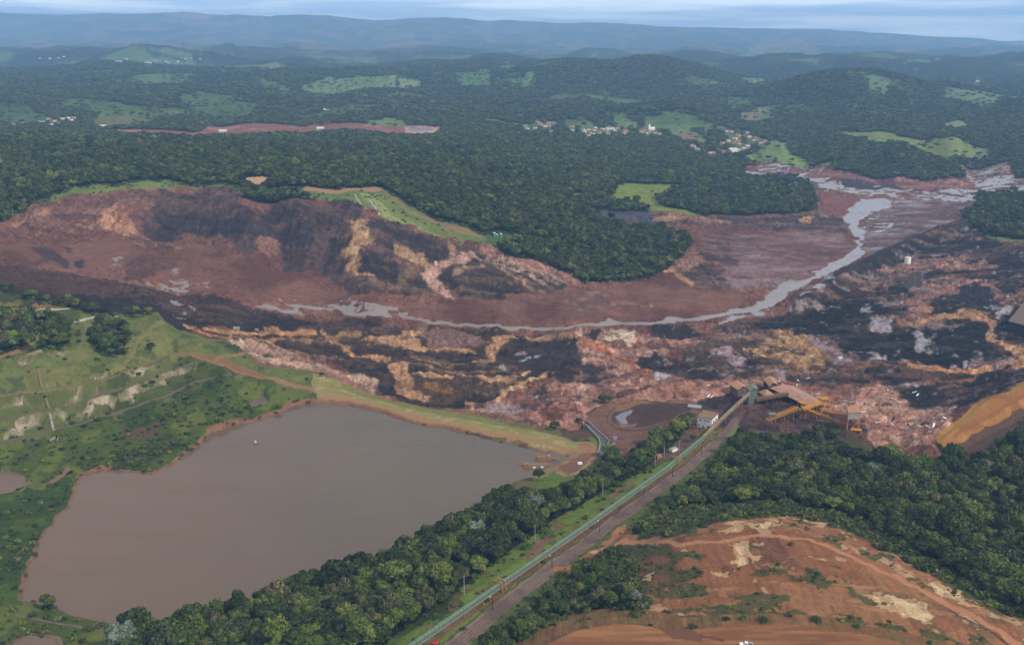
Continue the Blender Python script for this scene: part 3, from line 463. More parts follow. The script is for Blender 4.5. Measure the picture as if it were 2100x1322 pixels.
for q in [[(1800, 556), (1860, 535), (1980, 530), (2060, 545), (2000, 555), (1900, 552), (1850, 575), (1810, 570)], [(1870, 580), (1940, 570), (2000, 580), (1960, 600), (1900, 620), (1880, 660), (1860, 640)], [(1760, 575), (1800, 585), (1830, 595), (1790, 592)], [(1960, 575), (2030, 575), (2080, 620), (2060, 630), (2010, 595)], [(2060, 610), (2090, 600), (2090, 630), (2070, 630)]]: region(q, (142, 104, 92), .08, 8, [(MB2, .08, 9, (112, 82, 76)), (nC, .16, 9, (164, 128, 108)), (MB2, -9, -.12, (70, 58, 58))])
region([(1870, 640), (1890, 625), (1910, 630), (1905, 642), (1885, 645)], (150, 110, 84), .08, 5)
region([(1950, 600), (1990, 582), (2030, 590), (2060, 625), (2040, 640), (1970, 635)], (40, 37, 41), .08, 6); region([(1840, 575), (1890, 560), (1900, 575), (1860, 590)], (70, 64, 68), .08, 5)
streak([(1891, 659, 3), (1937, 648, 6), (1972, 644, 7), (2008, 650, 8), (2035, 664, 6), (2030, 684, 5), (2045, 703, 6), (2081, 716, 9), (2105, 735, 12)], (156, 118, 86)); streak([(1830, 655), (1850, 660), (1858, 663)], (140, 104, 74), 2.5); streak([(1790, 645, 2), (1850, 668, 2.5), (1891, 660, 3)], (128, 98, 76), 3, 5)
streak([(2105, 745, 12), (2049, 742, 7), (2013, 761, 7), (1959, 760, 8), (1904, 758, 6), (1880, 750, 4), (1847, 744, 3)], (162, 116, 82)); streak([(1860, 790), (1950, 782), (2010, 772)], (120, 84, 66), 4, 8)
region([(1700, 812), (1754, 806), (1795, 780), (1822, 790), (1842, 812), (1865, 842), (1920, 838), (1965, 828), (1940, 880), (1917, 905), (1937, 935), (1840, 942), (1790, 915), (1768, 890), (1700, 860)], (138, 98, 84), .08, 5, [(MB2, .1, 9, (112, 76, 66)), (MB1, .08, 9, (154, 114, 98)), (NZ1, .7, 9, (92, 62, 58)), (nC, .2, 9, (180, 142, 126))])
region([(1840, 920), (1900, 905), (1935, 925), (1900, 945), (1840, 945)], (104, 66, 58), .08, 5); region([(1840, 815), (1880, 795), (1930, 805), (1950, 820), (1920, 835), (1870, 838)], (36, 33, 35), .08, 5)
for q in [[(1845, 790), (1870, 788), (1890, 797), (1860, 800)], [(1880, 838), (1910, 836), (1905, 842)], [(1935, 845), (1950, 843), (1948, 852), (1938, 852)], [(1925, 858), (1940, 860), (1930, 866)], [(1770, 632), (1790, 628), (1797, 636), (1775, 638)], [(1785, 660), (1810, 656), (1830, 666), (1820, 684), (1790, 672)], [(1875, 684), (1900, 690), (1912, 700), (1895, 705), (1910, 722), (1890, 715), (1880, 700)], [(1785, 728), (1815, 735), (1800, 742), (1780, 738)], [(1945, 745), (1958, 748), (1950, 756)], [(1970, 738), (1985, 740), (1975, 754)], [(2002, 718), (2012, 722), (2004, 730)], [(2040, 640), (2065, 625), (2070, 645), (2050, 660)]]: region(q, (144, 136, 142), .75, 7)
# brown plain and river flats
region([(1440, 480), (1600, 475), (1720, 480), (1755, 510), (1700, 540), (1640, 575), (1590, 595), (1480, 590), (1430, 560), (1450, 520)], (112, 80, 76), .08, 5, [(MB2, .12, 9, (128, 108, 108)), (MB1, .15, 9, (96, 66, 62)), (MB2, -9, -.16, (76, 58, 56))])
region([(1405, 560), (1430, 520), (1480, 500), (1510, 530), (1480, 560), (1500, 590), (1440, 590)], (64, 50, 48), .08, 8, [(MB2, .12, 9, (108, 80, 72))]); streak([(1365, 555, 4), (1385, 550, 7), (1400, 570, 6), (1420, 580, 4)], (158, 116, 88)); region([(1375, 545), (1420, 520), (1440, 535), (1420, 555), (1390, 560)], (128, 94, 80), .08, 6)
region([(1215, 430), (1320, 440), (1440, 444), (1580, 442), (1700, 430), (1740, 450), (1740, 478), (1600, 470), (1440, 462), (1330, 460), (1240, 448)], (62, 54, 56), .08, 5, [(MB2, .12, 9, (98, 72, 66)), (MB1, .15, 9, (122, 94, 78)), (MB2, -9, -.15, (44, 40, 44))]); streak([(1340, 450), (1400, 444), (1450, 448), (1500, 460)], (140, 106, 80), 3); streak([(1640, 450, 3), (1655, 446, 5), (1665, 442, 3)], (166, 122, 86))
region([(1210, 428), (1260, 432), (1330, 440), (1350, 455), (1280, 450), (1215, 442)], (66, 64, 72), .08, 3)
region([(1780, 430), (1860, 412), (1990, 415), (1970, 445), (1850, 490), (1790, 520), (1760, 500)], (104, 80, 80), .08, 5, [(MB2, .08, 9, (132, 122, 128)), (MB1, .12, 9, (84, 60, 58))])
region([(1675, 385), (1740, 400), (1850, 400), (1860, 408), (1760, 412), (1720, 450), (1690, 440)], (112, 70, 62), .08, 4); region([(1640, 345), (1760, 358), (1870, 366), (2000, 372), (1960, 386), (1800, 386), (1700, 366)], (118, 80, 74), .08, 5, [(MB2, .1, 9, (140, 98, 86)), (MB2, -9, -.1, (70, 56, 58))]); region([(1730, 372), (1800, 378), (1860, 388), (1780, 388), (1720, 380)], (58, 50, 54), .08, 4)

streak([(1225, 628), (1290, 622), (1340, 630), (1330, 622)], (118, 88, 70), 3); region([(1130, 615), (1200, 590), (1260, 600), (1230, 625), (1180, 640)], (100, 72, 66), .08, 8, [(MB2, .1, 9, (82, 58, 54)), (nC, .2, 9, (128, 98, 86))])
streak([(1640, 610, 6), (1720, 560, 5), (1800, 520, 4.5), (1880, 484, 4), (1985, 447, 3)], (44, 36, 36), None, 1); streak([(1655, 598, 1.2), (1720, 556, 1.2), (1800, 516, 1), (1985, 444, .8)], (112, 88, 82), None, .6)
pdn = norm(fbm(RX * 2.6, RY * 2.2, 231, 5, .6))
wetz = poly_mask([(1190, 690), (1500, 640), (1650, 610), (1990, 460), (2400, 520), (2400, 700), (2040, 800), (1950, 850), (1800, 830), (1500, 780), (1300, 760), (1150, 800), (1080, 790), (1180, 740)], 8) & mud
paint(wetz & (pdn > .36), (142, 132, 134), .75); paint(wetz & (pdn < -.44), (26, 24, 26), .1)
paint(mud & ~wetz & (pdn > .5) & (GY > 1000), (130, 108, 104), .6)
# water running over the mud
stream = np.zeros(GU.shape, bool)
def flow(m, c=(128, 114, 107)):
    m &= mud; stream[m] = True; paint(m, c, 1.0)
for q in [[(283, 573), (300, 570), (317, 570), (345, 576), (360, 580), (433, 587), (415, 597), (380, 600), (350, 597), (300, 583)], [(345, 565), (355, 550), (368, 548), (360, 562)], [(290, 497), (345, 500), (340, 506), (300, 504)], [(350, 617), (377, 623), (403, 637), (385, 648), (363, 653), (357, 633)], [(225, 540), (250, 530), (258, 534), (235, 545)], [(1520, 640), (1580, 630), (1570, 648), (1500, 662), (1470, 672), (1480, 660)], [(1650, 590), (1690, 575), (1700, 560), (1715, 562), (1680, 600), (1640, 612)]]: flow(poly_mask(q, 6) & (NZ1 + 2 * nC > -.1))
flow(stroke_mask([(515, 626, 6), (560, 630, 8), (620, 628, 6), (700, 630, 5), (760, 633, 5), (817, 639, 4)], 6) & (NZ1 + 2 * nC > -.15)); flow(stroke_mask([(690, 632, 3), (740, 642, 4), (767, 648, 5), (812, 638, 4)], 5))
flow(stroke_mask([(820, 646, 2), (883, 660, 2.5), (950, 667, 2.5), (1033, 669, 2.6), (1100, 673, 2.6), (1167, 673, 2.8), (1210, 663, 3.2), (1267, 660, 3), (1330, 664, 3.2), (1400, 656, 4), (1450, 650, 5), (1525, 638, 6), (1573, 626, 7)], 3))
flow(poly_mask([(1573, 626), (1573, 603), (1611, 579), (1650, 574), (1684, 553), (1714, 536), (1740, 523), (1761, 510), (1757, 489), (1744, 471), (1728, 450), (1730, 442), (1744, 424), (1761, 409), (1834, 412), (1817, 429), (1774, 441), (1757, 463), (1779, 476), (1768, 490), (1768, 508), (1775, 520), (1736, 545), (1671, 576), (1625, 600), (1612, 612), (1590, 628)], 4))
flow(poly_mask([(1520, 357), (1539, 347), (1586, 351), (1650, 360), (1693, 369), (1736, 381), (1800, 388), (1886, 392), (2014, 386), (2100, 388), (2250, 388), (2250, 404), (2100, 403), (2010, 403), (2001, 412), (1929, 414), (1860, 418), (1830, 416), (1860, 407), (1800, 403), (1736, 399), (1684, 390), (1654, 377), (1629, 364), (1560, 362)], 4) & (NZ2 + 2 * nC > -.3))
flow(poly_mask([(1960, 335), (2060, 338), (2080, 360), (2200, 374), (2200, 392), (2014, 388), (1990, 368), (1965, 350)], 5) & (MB2 > -.06)); flow(poly_mask([(1780, 440), (1830, 440), (1850, 455), (1800, 480), (1775, 470)], 4) & (MB2 > .06)); flow(poly_mask([(1540, 338), (1640, 342), (1700, 352), (1640, 352), (1560, 346)], 4) & (MB2 > .06))
# --- plant yard, stockpile bowl
yard = poly_mask([(1205, 845), (1240, 828), (1321, 817), (1430, 820), (1490, 805), (1560, 800), (1700, 850), (1770, 870), (1760, 900), (1600, 885), (1500, 880), (1460, 905), (1380, 935), (1330, 960), (1265, 960), (1235, 915), (1205, 870)], 2); clear(yard); yard &= ~mud | (GV > 0)
YB = poly_mask([(1205, 850), (1240, 828), (1321, 818), (1430, 824), (1500, 850), (1520, 890), (1460, 905), (1380, 935), (1330, 960), (1265, 960), (1235, 915), (1205, 870)], 2); mud &= ~YB
paint(YB, (108, 78, 64)); paint(YB & (nA > .05), (118, 88, 70)); paint(YB & (nC < -.2), (92, 62, 52))
def rings(c, pts):
    for q, col in pts: m = poly_mask(q, 2); paint(m & YB, col)
def ell(cx, cy, rx, ry, n_=20, rot=0): return [(cx + rx * math.cos(t) * math.cos(rot) - ry * math.sin(t) * math.sin(rot), cy + rx * math.cos(t) * math.sin(rot) + ry * math.sin(t) * math.cos(rot)) for t in [2 * math.pi * k / n_ for k in range(n_)]]
rings(0, [(ell(1315, 852, 72, 32, 24, -.1), (88, 64, 56)), (ell(1313, 852, 66, 28, 24, -.1), (104, 80, 68)), (ell(1310, 852, 56, 23, 24, -.1), (76, 56, 52)), ([(1300, 838), (1345, 826), (1420, 828), (1415, 842), (1370, 862), (1330, 872), (1300, 866), (1290, 850)], (74, 54, 48)), ([(1265, 862), (1290, 868), (1310, 866), (1305, 874), (1280, 876)], (130, 92, 78)), ([(1300, 835), (1340, 822), (1300, 822), (1260, 835), (1262, 845)], (126, 94, 66))])
bowl = poly_mask([(1264, 856), (1278, 846), (1298, 842), (1296, 850), (1283, 858), (1290, 866), (1280, 868)], 2)
paint(bowl, (120, 122, 132), 1.0)
PY2 = poly_mask([(1430, 820), (1490, 800), (1560, 795), (1700, 845), (1780, 872), (1780, 905), (1600, 890), (1490, 885), (1450, 850)], 3); paint(PY2, (66, 48, 44), .25); paint(PY2 & (nC > .08), (88, 64, 56), .25); paint(PY2 & (MB2 < -.1), (48, 38, 37), .3); mud &= ~poly_mask([(1430, 822), (1500, 850), (1560, 870), (1500, 890), (1450, 880)], 1)
# --- conveyor corridor
COR = poly_mask([(600, 1470), (770, 1340), (860, 1270), (980, 1180), (1080, 1105), (1150, 1055), (1240, 1005), (1330, 960), (1400, 925), (1445, 880), (1470, 885), (1515, 870), (1520, 880), (1480, 910), (1420, 960), (1340, 1020), (1240, 1090), (1130, 1180), (1000, 1280), (960, 1345), (930, 1470)], 3); clear(COR)
paint(COR, (70, 92, 34)); paint(COR & (nA > .03), (96, 114, 46)); paint(COR & (nA < -.12), (54, 66, 32)); paint(COR & (nC < -.16), (104, 78, 54), 0, .8)
track([(850, 1345, 5), (980, 1245, 5), (1100, 1160, 5), (1200, 1090, 4), (1290, 1030, 4), (1380, 965, 3.5), (1470, 890, 3)], (116, 78, 56), None, 2, False)
for q in [[(1080, 1140), (1110, 1105), (1130, 1098), (1120, 1125), (1095, 1145)], [(1240, 1020), (1265, 1000), (1300, 985), (1290, 1000), (1260, 1018)], [(900, 1290), (960, 1240), (975, 1240), (920, 1300)]]: paint(poly_mask(q, 6), (118, 94, 72))
GRAVEL = [(905, 1350, 22), (960, 1300, 21), (1020, 1250, 19), (1130, 1165, 17), (1240, 1082, 14), (1330, 1018, 13), (1420, 950, 12), (1470, 908, 11), (1497, 878, 10), (1512, 858, 8)]
m = track(GRAVEL, (112, 92, 84), None, 1.5); paint(m & (nC > .05), (122, 102, 92)); paint(m & (nC < -.15), (98, 80, 74))
for o_, w_ in [(-.42, 1.6), (-.12, 1.6), (.22, 1.5), (.5, 1.5)]: paint(stroke_mask([(x + o_ * h * .75, y + o_ * h * .6, w_ * h / 16) for x, y, h in GRAVEL], .8), (90, 74, 68), 0, .75)
paint(stroke_mask([(x - .95 * h * .75, y - .95 * h * .6, 2.2 * h / 16) for x, y, h in GRAVEL], 2.5), (74, 60, 54), 0, .8)
MARG = [(905, 1350), (1020, 1250), (1130, 1165), (1240, 1082), (1330, 1018), (1420, 950), (1470, 908), (1512, 858), (1540, 878), (1500, 932), (1450, 980), (1360, 1046), (1268, 1112), (1160, 1194), (1052, 1282), (955, 1378)]
marg = poly_mask(MARG, 4) & forest; m = marg; paint(m, (60, 72, 34)); paint(m & (nA > .05), (78, 86, 42)); clear(m)
m = poly_mask([(1030, 985), (1110, 970), (1180, 955), (1230, 935), (1255, 960), (1240, 975), (1200, 992), (1130, 1018), (1085, 1022), (1040, 1012)], 3) & forest; paint(m, (96, 90, 52)); clear(m)
lot = poly_mask([(1350, 925), (1385, 900), (1420, 885), (1425, 900), (1395, 918), (1365, 940)], 3); paint(lot, (98, 76, 66)); clear(lot)
# --- bare knoll and haul roads
KN = poly_mask([(1130, 1170), (1215, 1130), (1260, 1095), (1290, 1080), (1314, 1098), (1393, 1092), (1456, 1068), (1524, 1058), (1629, 1052), (1733, 1078), (1838, 1130), (1943, 1188), (2048, 1245), (2100, 1270), (2300, 1330), (2300, 1450), (2000, 1330), (1890, 1305), (1786, 1284), (1681, 1264), (1576, 1259), (1471, 1262), (1393, 1264), (1318, 1250), (1270, 1205), (1215, 1165)], 8); clear(KN)
paint(KN, (130, 86, 57)); paint(KN & (nA > .08), (142, 98, 66)); paint(KN & (nA < -.14), (108, 72, 52)); paint(KN & (nB + .5 * nC > .14), (92, 84, 50), 0, .6); paint(KN & (MB2 > .22), (160, 118, 84), 0, .7); paint(KN & (nC > .26), (176, 140, 106), 0, .8)
FR = poly_mask([(1290, 1085), (1330, 1060), (1420, 1040), (1560, 1025), (1660, 1040), (1760, 1065), (1860, 1120), (2000, 1200), (2100, 1255), (2100, 1275), (1943, 1196), (1838, 1138), (1733, 1086), (1629, 1058), (1524, 1062), (1456, 1073), (1393, 1100), (1314, 1104)], 6); clear(FR); paint(FR, (66, 74, 38)); paint(FR & (nA > .05), (86, 84, 48)); paint(FR & (nB > .1), (58, 74, 34))
GRN = [ell(1680, 1182, 75, 17), ell(1590, 1170, 50, 8), ell(1500, 1232, 110, 16), ell(1740, 1215, 90, 10, 20, .25), ell(1520, 1255, 150, 8), ell(1400, 1215, 90, 20, 20, .2), ell(1350, 1150, 90, 35, 20, .2), ell(1780, 1278, 90, 6, 20, .22), ell(1930, 1303, 120, 6, 20, .15), ell(1530, 1125, 40, 9), ell(1640, 1076, 30, 10), ell(1710, 1108, 24, 6, 20, .4), ell(1800, 1140, 40, 7, 20, .5), ell(1880, 1195, 28, 7, 20, .4), ell(1990, 1230, 70, 9, 20, .5), ell(1400, 1085, 60, 10), ell(1560, 1075, 40, 8)]
greens = np.zeros(GU.shape, bool)
for q in GRN: m = poly_mask(q, 14) & (nC > -.16); paint(m, (66, 72, 36), 0, .85); greens |= m
for q in [ell(1545, 1075, 60, 12, 20, -.1), ell(1540, 1130, 45, 26), ell(1470, 1170, 40, 14), ell(1660, 1070, 60, 10, 20, .2), ell(1890, 1150, 50, 10, 20, .5), ell(1960, 1220, 60, 14, 20, .5), ell(1850, 1245, 60, 22, 20, .4), ell(1330, 1182, 14, 8), ell(1670, 1145, 14, 5)]: m = poly_mask(q, 12); paint(m & (nC > -.02), (184, 150, 112), 0, .8); paint(m & (nC > .2), (198, 170, 132))
track([(1250, 1135, 10), (1280, 1110, 12), (1314, 1108, 10), (1393, 1115, 7), (1471, 1112, 6), (1524, 1102, 6), (1576, 1099, 6), (1655, 1105, 6), (1733, 1136, 7), (1838, 1183, 8), (1943, 1236, 8), (2074, 1314, 9), (2200, 1390, 10)], (166, 116, 82), None, 4)
m = stroke_mask([(1943, 1246, 2), (2000, 1280, 3), (2074, 1326, 3)], 1.5); paint(m, (84, 58, 46)); m = stroke_mask([(1630, 1112, 2), (1733, 1146, 2), (1838, 1195, 2)], 2); paint(m, (140, 96, 70))
bank = poly_mask(BANK, 1); clear(bank); paint(bank, (112, 82, 52)); paint(bank & (gul > .1), (122, 90, 58)); paint(bank & (nC > .2), (92, 86, 46), 0, .6)
paint(haul, (132, 90, 58)); tr = fbm(GX / 30, GY / 2.5, 171, 3); paint(haul & (tr > .1), (144, 100, 66)); paint(haul & (tr < -.12), (118, 78, 52)); clear(haul)
m = stroke_mask([(1105, 1330, 5), (1183, 1290, 6), (1262, 1276, 6), (1300, 1280, 5), (1380, 1290, 4), (1480, 1310, 5)], 3); paint(m & haul, (98, 66, 50)); m = poly_mask([(1280, 1278), (1350, 1285), (1440, 1300), (1440, 1318), (1370, 1302)], 5); paint(m & haul, (104, 70, 54))
hf2 = hs > .6
HR = poly_mask([(1915, 898), (1931, 882), (1986, 846), (2013, 818), (2054, 807), (2100, 782), (2300, 690), (2300, 740), (2100, 838), (2040, 868), (1990, 900), (1937, 918)], 1.5); clear(HR); mud &= ~HR; paint(HR, (150, 100, 54)); paint(HR & (NZ2 > .3), (134, 90, 52)); paint(HR & (nC > .1), (160, 112, 62)); paint(stroke_mask([(1925, 902, 3), (1990, 850, 3), (2020, 822, 3), (2100, 786, 3)], 1.5), (124, 106, 48))
m = stroke_mask([(1960, 890, 4), (2000, 865, 5), (2060, 832, 5), (2150, 790, 5)], 3); paint(m, (140, 92, 50))
for q in [[(1715, 878), (1790, 890), (1795, 938), (1715, 922)], [(1555, 868), (1650, 872), (1650, 905), (1555, 900)], [(1905, 905), (1925, 876), (1980, 838), (2010, 810), (2050, 798), (2100, 772), (2310, 680), (2310, 760), (2110, 850), (2050, 882), (1990, 914)], [(1925, 925), (1990, 905), (2060, 866), (2130, 830), (2130, 880), (2060, 918), (2000, 950), (1935, 958)], [(1490, 868), (1570, 880), (1640, 890), (1720, 905), (1780, 915), (1850, 935), (1930, 940), (1930, 962), (1840, 960), (1770, 942), (1700, 926), (1600, 908), (1495, 902)], [(180, 1240), (290, 1240), (275, 1315), (180, 1315)], [(1340, 1250), (1400, 1185), (1500, 1200), (1510, 1266), (1400, 1268)], [(1930, 1225), (2080, 1262), (2140, 1330), (2060, 1400), (1930, 1340)], [(1400, 1240), (1500, 1258), (1600, 1254), (1786, 1280), (1900, 1302), (2000, 1330), (2150, 1400), (2300, 1400), (2300, 1290), (2100, 1262), (1950, 1180), (1840, 1120), (1740, 1070), (1630, 1045), (1450, 1060), (1330, 1090), (1300, 1150), (1330, 1210)], [(1145, 836), (1216, 836), (1222, 905), (1150, 900)]]:
    m = poly_mask(q, 3) & forest; paint(m, (84, 66, 54)); paint(m & (nA > 0), (70, 66, 42)); clear(m)
RB = poly_mask([(1935, 918), (1990, 898), (2050, 862), (2110, 836), (2110, 850), (2060, 880), (2040, 905), (2010, 935), (1960, 940)], 5); clear(RB); paint(RB, (86, 64, 52)); paint(RB & (nA > 0), (98, 72, 58))
m = stroke_mask([(1770, 952, 5), (1783, 985, 5), (1790, 1018, 6)], 2); paint(m, (116, 76, 52)); clear(m)
for q in [[(1090, 985), (1135, 965), (1160, 985), (1110, 1010)]]: m = poly_mask(q, 4); paint(m, (86, 104, 40)); clear(m)
for pts, c, w_ in [([(20, 1240), (40, 1262), (110, 1275), (200, 1290), (250, 1294)], (104, 92, 84), 2.8), ([(105, 990), (128, 975), (140, 962)], (122, 94, 74), 4)]: track(pts, c, w_, 1.5)
m = poly_mask([(262, 1283), (278, 1268), (300, 1255), (296, 1268), (280, 1285)], 2); paint(m & ~lake, (132, 92, 76))
shore = nearlake & ~lake & (blur(lake.astype(np.float32), 3) > .02) & (GU < -100); paint(shore, (122, 88, 66))
clear(lake); clear(pond); clear(nearlake & (GU < -250)); clear(road)
paint(lake | pond, (96, 74, 62))
sm = np.zeros(GU.shape, bool)
for q in [[(290, 535), (400, 500), (600, 562), (740, 612), (900, 617), (1200, 592), (1380, 562), (1500, 592), (1560, 620), (1450, 648), (1200, 662), (950, 664), (820, 640), (600, 625), (430, 600)], [(1420, 470), (1750, 470), (1760, 520), (1640, 575), (1500, 592)], [(-100, 470), (200, 480), (300, 505), (300, 565), (0, 535), (-100, 535)], [(1690, 380), (1900, 380), (1990, 420), (1960, 448), (1780, 530), (1760, 500)]]: sm |= poly_mask(q, 8)
# wet mud bleeds into its neighbours, and fine threads run along the flow
mb_ = (mud & ~stream).astype(np.float32); wgt = np.maximum(blur(mb_, 2), 1e-3)
for ch in range(3):
    sf = blur(COL[..., ch] * mb_, 2) / wgt; COL[..., ch] = np.where(mud & ~stream, COL[..., ch] * .4 + sf * .6, COL[..., ch])
thr = norm(fbm(RX * 3 + 3 * NZ2, RY * 9 + 5 * NZ1, 301, 4, .6), .2) + .6 * norm(fbm(RX * 9, RY * 12, 311, 3, .6), .2)
COL *= np.where(mud & ~stream, np.clip(1 + (1 - .62 * blur(sm.astype(np.float32), 4)) * thr, .55, 1.6), 1)[..., None].astype(np.float32)
tint = norm(fbm(RX * 1.4 + 2 * NZ1, RY * 3.2, 317, 4, .55), .3)
COL[..., 1] *= np.where(mud & ~stream, np.clip(1 + .16 * tint, .85, 1.2), 1); COL[..., 2] *= np.where(mud & ~stream, np.clip(1 + .2 * tint, .8, 1.2), 1)
# forest floor tone for hills where no single trees stand
ff = forest & (GY > 2300); paint(ff & (nA > .08), (40, 54, 30)); paint(ff & (nA < -.12), (24, 36, 20)); paint(ff & (nP > .07) & (GY > 3000), (52, 66, 36))
mtm = GY > 9800; paint(mtm & (spur < .16), (58, 66, 46)); paint(mtm & (spur > .42), (70, 76, 48)); paint(mtm & (GY > 12300) & (nB > .14), (116, 92, 74)); paint(mtm & (nP > .2), (96, 104, 60))
for q in [[(330, 27), (420, 24), (470, 28), (440, 34), (350, 33)], [(270, 30), (345, 31), (330, 35)]]: paint(poly_mask([(p[0], p[1] + 4) for p in q], 2), (140, 108, 92))
# lumps and gullies
railm = stroke_mask([(1640, 612, 14), (1720, 562, 12), (1800, 522, 10), (1880, 485, 9), (1985, 448, 8)], 0)
smf = (1 - .78 * blur(sm.astype(np.float32), 4)) * (1 - .9 * blur(railm.astype(np.float32), 2))
rough = blur(mud.astype(np.float32), 2) * smf; flat = blur(stream.astype(np.float32), 3)
lum = np.clip(COL.sum(2) / .55, 0, 1)
HF += rough * (1 - np.clip(flat * 1.6, 0, 1)) * (np.clip(GY / 1100, .6, 1.4)) * (5.5 * MB2 + 4.5 * (.2 - abs(fbm(GX / 9, GY / 13, 181, 4, .6)) * 2) * (.5 + lum) + 2.2 * gul)
HF += rough * (1 - np.clip(flat * 1.6, 0, 1)) * 6.0 * MB1
kn = blur((KN | bank).astype(np.float32), 2) * (1 - hs); HF += kn * (1.6 * fbm(GX / 14, GY / 14, 191, 4, .6) + 1.2 * gul)
HF -= blur((road & ~haul).astype(np.float32), 1) * .25
HF += blur(G1.astype(np.float32), 2) * (1 - np.clip(lf * 3, 0, 1)) * (~nearlake) * .9 * fbm(GX / 7, GY / 9, 197, 3)
# ---------------------------------------------------------------- where houses stand: no trees on top of or right in front of them
VIL = {'middle': [(1078, 259), (1081, 265), (1097, 264), (1101, 251), (1107, 254), (1111, 257), (1118, 260), (1125, 259), (1126, 253), (1136, 253), (1130, 270), (1173, 261), (1174, 268), (1196, 267), (1199, 271), (1207, 267), (1210, 273), (1216, 275), (1221, 263), (1219, 268), (1229, 273), (1236, 266), (1244, 269), (1261, 268), (1267, 264), (1279, 274), (1283, 270), (1316, 271), (1321, 268), (1327, 274), (1331, 271), (1344, 273), (1353, 275), (1206, 279), (1247, 275)],
       'right': [(1490, 270), (1500, 271), (1533, 273), (1514, 279), (1481, 295), (1493, 290), (1514, 290), (1516, 296), (1546, 289), (1553, 285), (1569, 291), (1533, 300), (1524, 304), (1419, 300), (1424, 303), (1431, 307), (1456, 314), (1463, 314), (1484, 311), (1513, 308), (1507, 286), (1537, 282), (1560, 294)],
       'left': [(28, 257), (50, 254), (100, 245), (112, 249), (120, 254), (129, 245), (140, 243), (152, 243), (145, 247), (105, 256)],
       'town': [(82, 120), (102, 121), (120, 120), (131, 117), (240, 126), (247, 127), (300, 129), (307, 130), (340, 127), (345, 130), (380, 122), (392, 120), (410, 122), (260, 122), (320, 125), (365, 127)]}
EXTRA = [(1251, 263), (1336, 264), (1502, 309), (88, 252), (670, 226), (657, 265), (212, 260), (457, 270), (2005, 168), (1017, 481), (1028, 482)]
for q in [p for k in VIL for p in VIL[k]] + EXTRA:
    u, v = uv_of(*hit(*q)[:2]); i = np.argmin(abs(V - v)); j = np.argmin(abs(U - u)); r_ = 12
    sl = (slice(max(i - 14, 0), i + 15), slice(max(j - 9, 0), j + 10)); m = (((GU[sl] - u) / 8) ** 2 + ((GV[sl] - v - 2) / 6.5) ** 2) < 1
    forest[sl] &= ~m; COL[sl][m] = lin((86, 92, 58)) if q[1] > 150 else COL[sl][m]
for pts in [[(1516, 276, 1.5), (1503, 298, 1.5), (1497, 313, 1.8)], [(1512, 313, 1.5), (1540, 300, 1.5), (1572, 290, 1.3)], [(1548, 281, 1.2), (1572, 290, 1.2)]]: m = stroke_mask(pts, 1); paint(m, (150, 122, 100)); clear(m)
m = poly_mask([(1490, 280), (1530, 272), (1575, 288), (1540, 306), (1500, 312)], 4) & forest & (nC > -.05); paint(m, (84, 92, 54)); clear(m)
# clumps of trees on the left terraces, forest off where slivers would stand on the dam and the mud's edge
m = stroke_mask([(320, 640, 14), (380, 678, 14), (427, 700, 14), (470, 705, 16), (534, 752, 14), (651, 766, 12), (756, 808, 12), (845, 833, 12), (967, 854, 12), (1095, 880, 12), (1180, 900, 14), (1235, 900, 18), (1230, 935, 14)], 3); m &= forest; paint(m, (100, 96, 56)); clear(m)
for q in [[(-60, 648), (0, 644), (40, 640), (66, 655), (78, 678), (72, 694), (30, 716), (-60, 738)], [(60, 650), (110, 652), (136, 672), (142, 698), (115, 712), (58, 722), (92, 700), (100, 684), (86, 668)], [(186, 672), (215, 660), (256, 674), (270, 694), (250, 722), (218, 732), (196, 716)], [(1255, 968), (1300, 942), (1345, 910), (1380, 886), (1402, 866), (1414, 858), (1418, 867), (1406, 884), (1385, 906), (1352, 932), (1330, 957), (1290, 978), (1250, 990)]]:
    m = poly_mask(q, 3) & ~road; forest |= m; paint(m, (36, 48, 26))
dens_noise = forest.copy()
m = poly_mask([(985, 478), (1008, 474), (1060, 482), (1075, 500), (1030, 512), (1000, 506)], 3); m &= ~mud; paint(m, (70, 88, 44)); clear(m)
fsoft = blur(forest.astype(np.float32), 5)
fringe = ~forest & (fsoft > .12) & ~mud & ~stream & ~lake & ~pond & ~road & ~haul & ~HR & ~YB & (GY < 1500) & ~dm & ~tip
fringe2 = forest & (fsoft < .85) & (GY < 1300)
zb = poly_mask([(955, 1378), (1052, 1282), (1160, 1194), (1268, 1112), (1300, 1150), (1325, 1250), (1210, 1256), (1131, 1272), (1040, 1338)], 2) & ~haul & ~bank
edge = poly_mask([(1885, 905), (1925, 850), (1965, 845), (1960, 940), (1900, 945)], 1); clear(edge)
